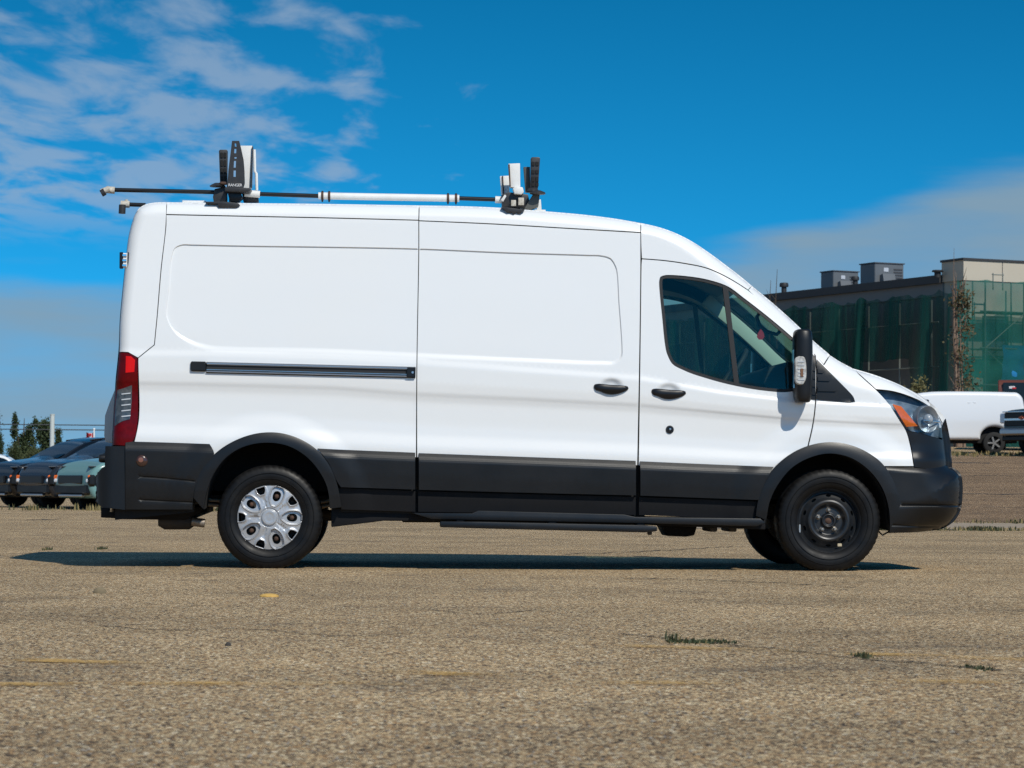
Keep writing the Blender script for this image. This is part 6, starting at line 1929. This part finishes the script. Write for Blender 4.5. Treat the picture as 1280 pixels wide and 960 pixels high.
tree('broadleaf_tree', 'low olive shrubby tree at the foot of the forked tree', 17, 185, 556, 22, 'round', LF2, 15, group=GT)
tree('broadleaf_tree', 'low green shrubby tree behind the black car roof', 38, 170, 560, 24, 'round', LF2, 16, group=GT)
tree('broadleaf_tree', 'leaf tips poking in at the left edge above the dark tree', -12, 180, 522, 26, 'round', LF1, 17, group=GT)

def poplar():
    c = at_d(1199, 560, 112); z0 = gz(c[0], c[1])
    H = at_d(1199, 338, 112)[2]-z0; u = 112/3472.0
    root = empty('poplar_tree', (c[0], c[1], z0), 0, 'slim half-bare brown tree standing before the netted building corner', 'tree')
    r = random.Random(4)
    stems = [((-2, -6), .105), ((2, -3), .085), ((6, 2), .06), ((-6, -7), .045)]
    PB = principled('reddish_bark', (.16, .10, .07), .9, var=.7, vscale=2, vcol=(.30, .22, .16), coords='World')
    for k, ((a, b), w) in enumerate(stems):
        hh = H*(1.0, .92, .75, .9)[k]
        MB().tube([(a*u, r.uniform(-.1, .1), 0), (a*u+r.uniform(-2, 2)*u, 0, hh*.3), (b*u, 0, hh*.65), (b*u-1*u, 0, hh)], [w, w*.8, w*.5, .012], 7).build('trunk', PB, root, smooth_angle=60)
    MB().tube([(-6*u, 0, H*.9), (-7*u, 0, H*1.0), (-6.5*u, 0, H*1.13)], [.02, .014, .006], 5).build('twig', PB, root)
    for k in range(46):
        z = H*r.uniform(.12, .93); a = r.uniform(-6, 4)*u; b = a+r.uniform(-13, 19)*u*(1.1-z/H*.7)
        MB().tube([(a, r.uniform(-.1, .1), z), ((a+b)/2, r.uniform(-.3, .3), z+.25), (b, r.uniform(-.4, .4), z+r.uniform(.35, .8))], [.022, .016, .006], 5).build('branch', PB, root)
    cl = []
    for k in range(30):
        z = H*r.uniform(.15, .9); q = (1.1-z/H*.75)
        cl.append((r.uniform(-5, 18)*u*q, r.uniform(-.4, .4), z, .30*q+.12, .3, .34))
    crown_mesh(cl, 42, .085, 9).build('crown', leaf_mat('dry_olive_foliage', (.050, .052, .018), (.15, .10, .045)), root)
poplar()
def bush(px, d, top, w_px, label, leaf, seed):
    c = at_d(px, 560, d); z0 = gz(c[0], c[1]); H = at_d(px, top, d)[2]-z0; W = w_px/3472*d
    root = empty('bush', (c[0], c[1], z0), 0, label, 'bush'); r = random.Random(seed)
    for k in range(9):
        a = r.uniform(-.5, .5)*W
        MB().tube([(a*.3, 0, 0), (a*.7, r.uniform(-.3, .3), H*.5), (a, r.uniform(-.4, .4), H*r.uniform(.8, 1.0))], [.03, .02, .006], 5).build('stem', BARK, root)
    cl = [(r.uniform(-.45, .45)*W, r.uniform(-.4, .4), H*r.uniform(.3, .92), W*.13, .3, H*.10) for k in range(22)]
    crown_mesh(cl, 60, .07, seed).build('foliage', leaf, root)
bush(1134, 104, 473, 44, 'dry yellow-green bush behind the bonnet of the van', leaf_mat('yellow_bush', (.10, .095, .028), (.20, .16, .07)), 3)
def sapling(px, d, top, label, seed):
    c = at_d(px, 560, d); z0 = gz(c[0], c[1]); H = at_d(px, top, d)[2]-z0
    root = empty('bare_sapling', (c[0], c[1], z0), 0, label, 'sapling'); r = random.Random(seed)
    MB().tube([(0, 0, -.05), (.03, 0, H*.5), (-.03, 0, H*.8), (.02, 0, H)], [.03, .022, .014, .005], 6).build('stem', BARK, root, smooth_angle=60)
    for k in range(7):
        z = H*r.uniform(.6, .92); a = r.choice((-1, 1))*r.uniform(.08, .22)
        MB().tube([(0, 0, z), (a, 0, z+.22)], [.008, .003], 5).build('twig', BARK, root)
sapling(970, 70, 336, 'thin bare sapling sticking up behind the windscreen, taller one', 1)
sapling(962, 70, 350, 'thin bare sapling sticking up behind the windscreen, shorter one', 2)

def pole():
    c = at_d(64.5, 600, 140); top = at_d(64.5, 518.5, 140)[2]
    root = empty('light_pole', (c[0], c[1], 0), 0, 'pale grey-white pole rising between the two trees on the left', 'pole')
    PM = principled('pole_white', (.52, .56, .54), .5)
    MB().tube([(0, 0, 0), (0, 0, top)], .115, 12).build('post', PM, root, smooth_angle=50)
    MB().tube([(0, 0, top), (0, 0, top+.04)], .13, 12).build('cap', PM, root)
    MB().tube([(0, 0, 0), (0, 0, .35)], .2, 12).build('base', CONC, root)
    c = at_d(116.8, 600, 160); top = at_d(116.8, 536.5, 160)[2]
    root = empty('flagpole', (c[0], c[1], 0), 0, 'white flagpole with a small red flag above the teal car', 'flagpole')
    MB().tube([(0, 0, 0), (0, 0, top)], .05, 8).build('pole', principled('flagpole_white', (.75, .75, .75), .4), root)
    MB().ball((0, 0, top), .07, 6).build('finial', principled('flagpole_white', (.75, .75, .75), .4), root)
    u = 160/3472.0
    def flagpart(a, b, m, nm):
        vs = []; n = 8
        for i in range(n+1):
            x = a+(b-a)*i/n
            for j in range(5):
                z = top-4.2*u-j/4*6.5*u+.9*u*x*.6
                vs.append((-x*10*u, .12*math.sin(x*7+j*.5), z-.9*u*math.sin(x*3)))
        return MB().add(vs, [(i*5+j, (i+1)*5+j, (i+1)*5+j+1, i*5+j+1) for i in range(n) for j in range(4)]).build(nm, m, root, smooth_angle=80)
    RD = principled('flag_red', (.45, .015, .025), .7); WT = principled('flag_white', (.6, .58, .6), .7)
    flagpart(0.02, .28, RD, 'flag_band'); flagpart(.28, .62, WT, 'flag_band'); flagpart(.62, .98, RD, 'flag_band')
    m = MB(); m.ball((-.45*10*u, -.14, top-7*u), .09, 5, (1, .3, 1)); m.build('flag_emblem', RD, root)
pole()
def wire(py, label):
    a, b = at_d(-400, py+1, 182), at_d(1120, py+8, 182)
    pts = [a+(b-a)*t+np.array([0, 0, -1.2*(4*t*(1-t))*0.2]) for t in np.linspace(0, 1, 24)]
    o = MB().tube(pts, .035, 5).build('power_line', principled('wire_grey', (.05, .055, .06), .6), None)
    tag(o, label, 'wire', 'overhead wires')
wire(524, 'upper of two overhead wires crossing the sky at far left')
wire(530, 'lower of two overhead wires crossing the sky at far left')
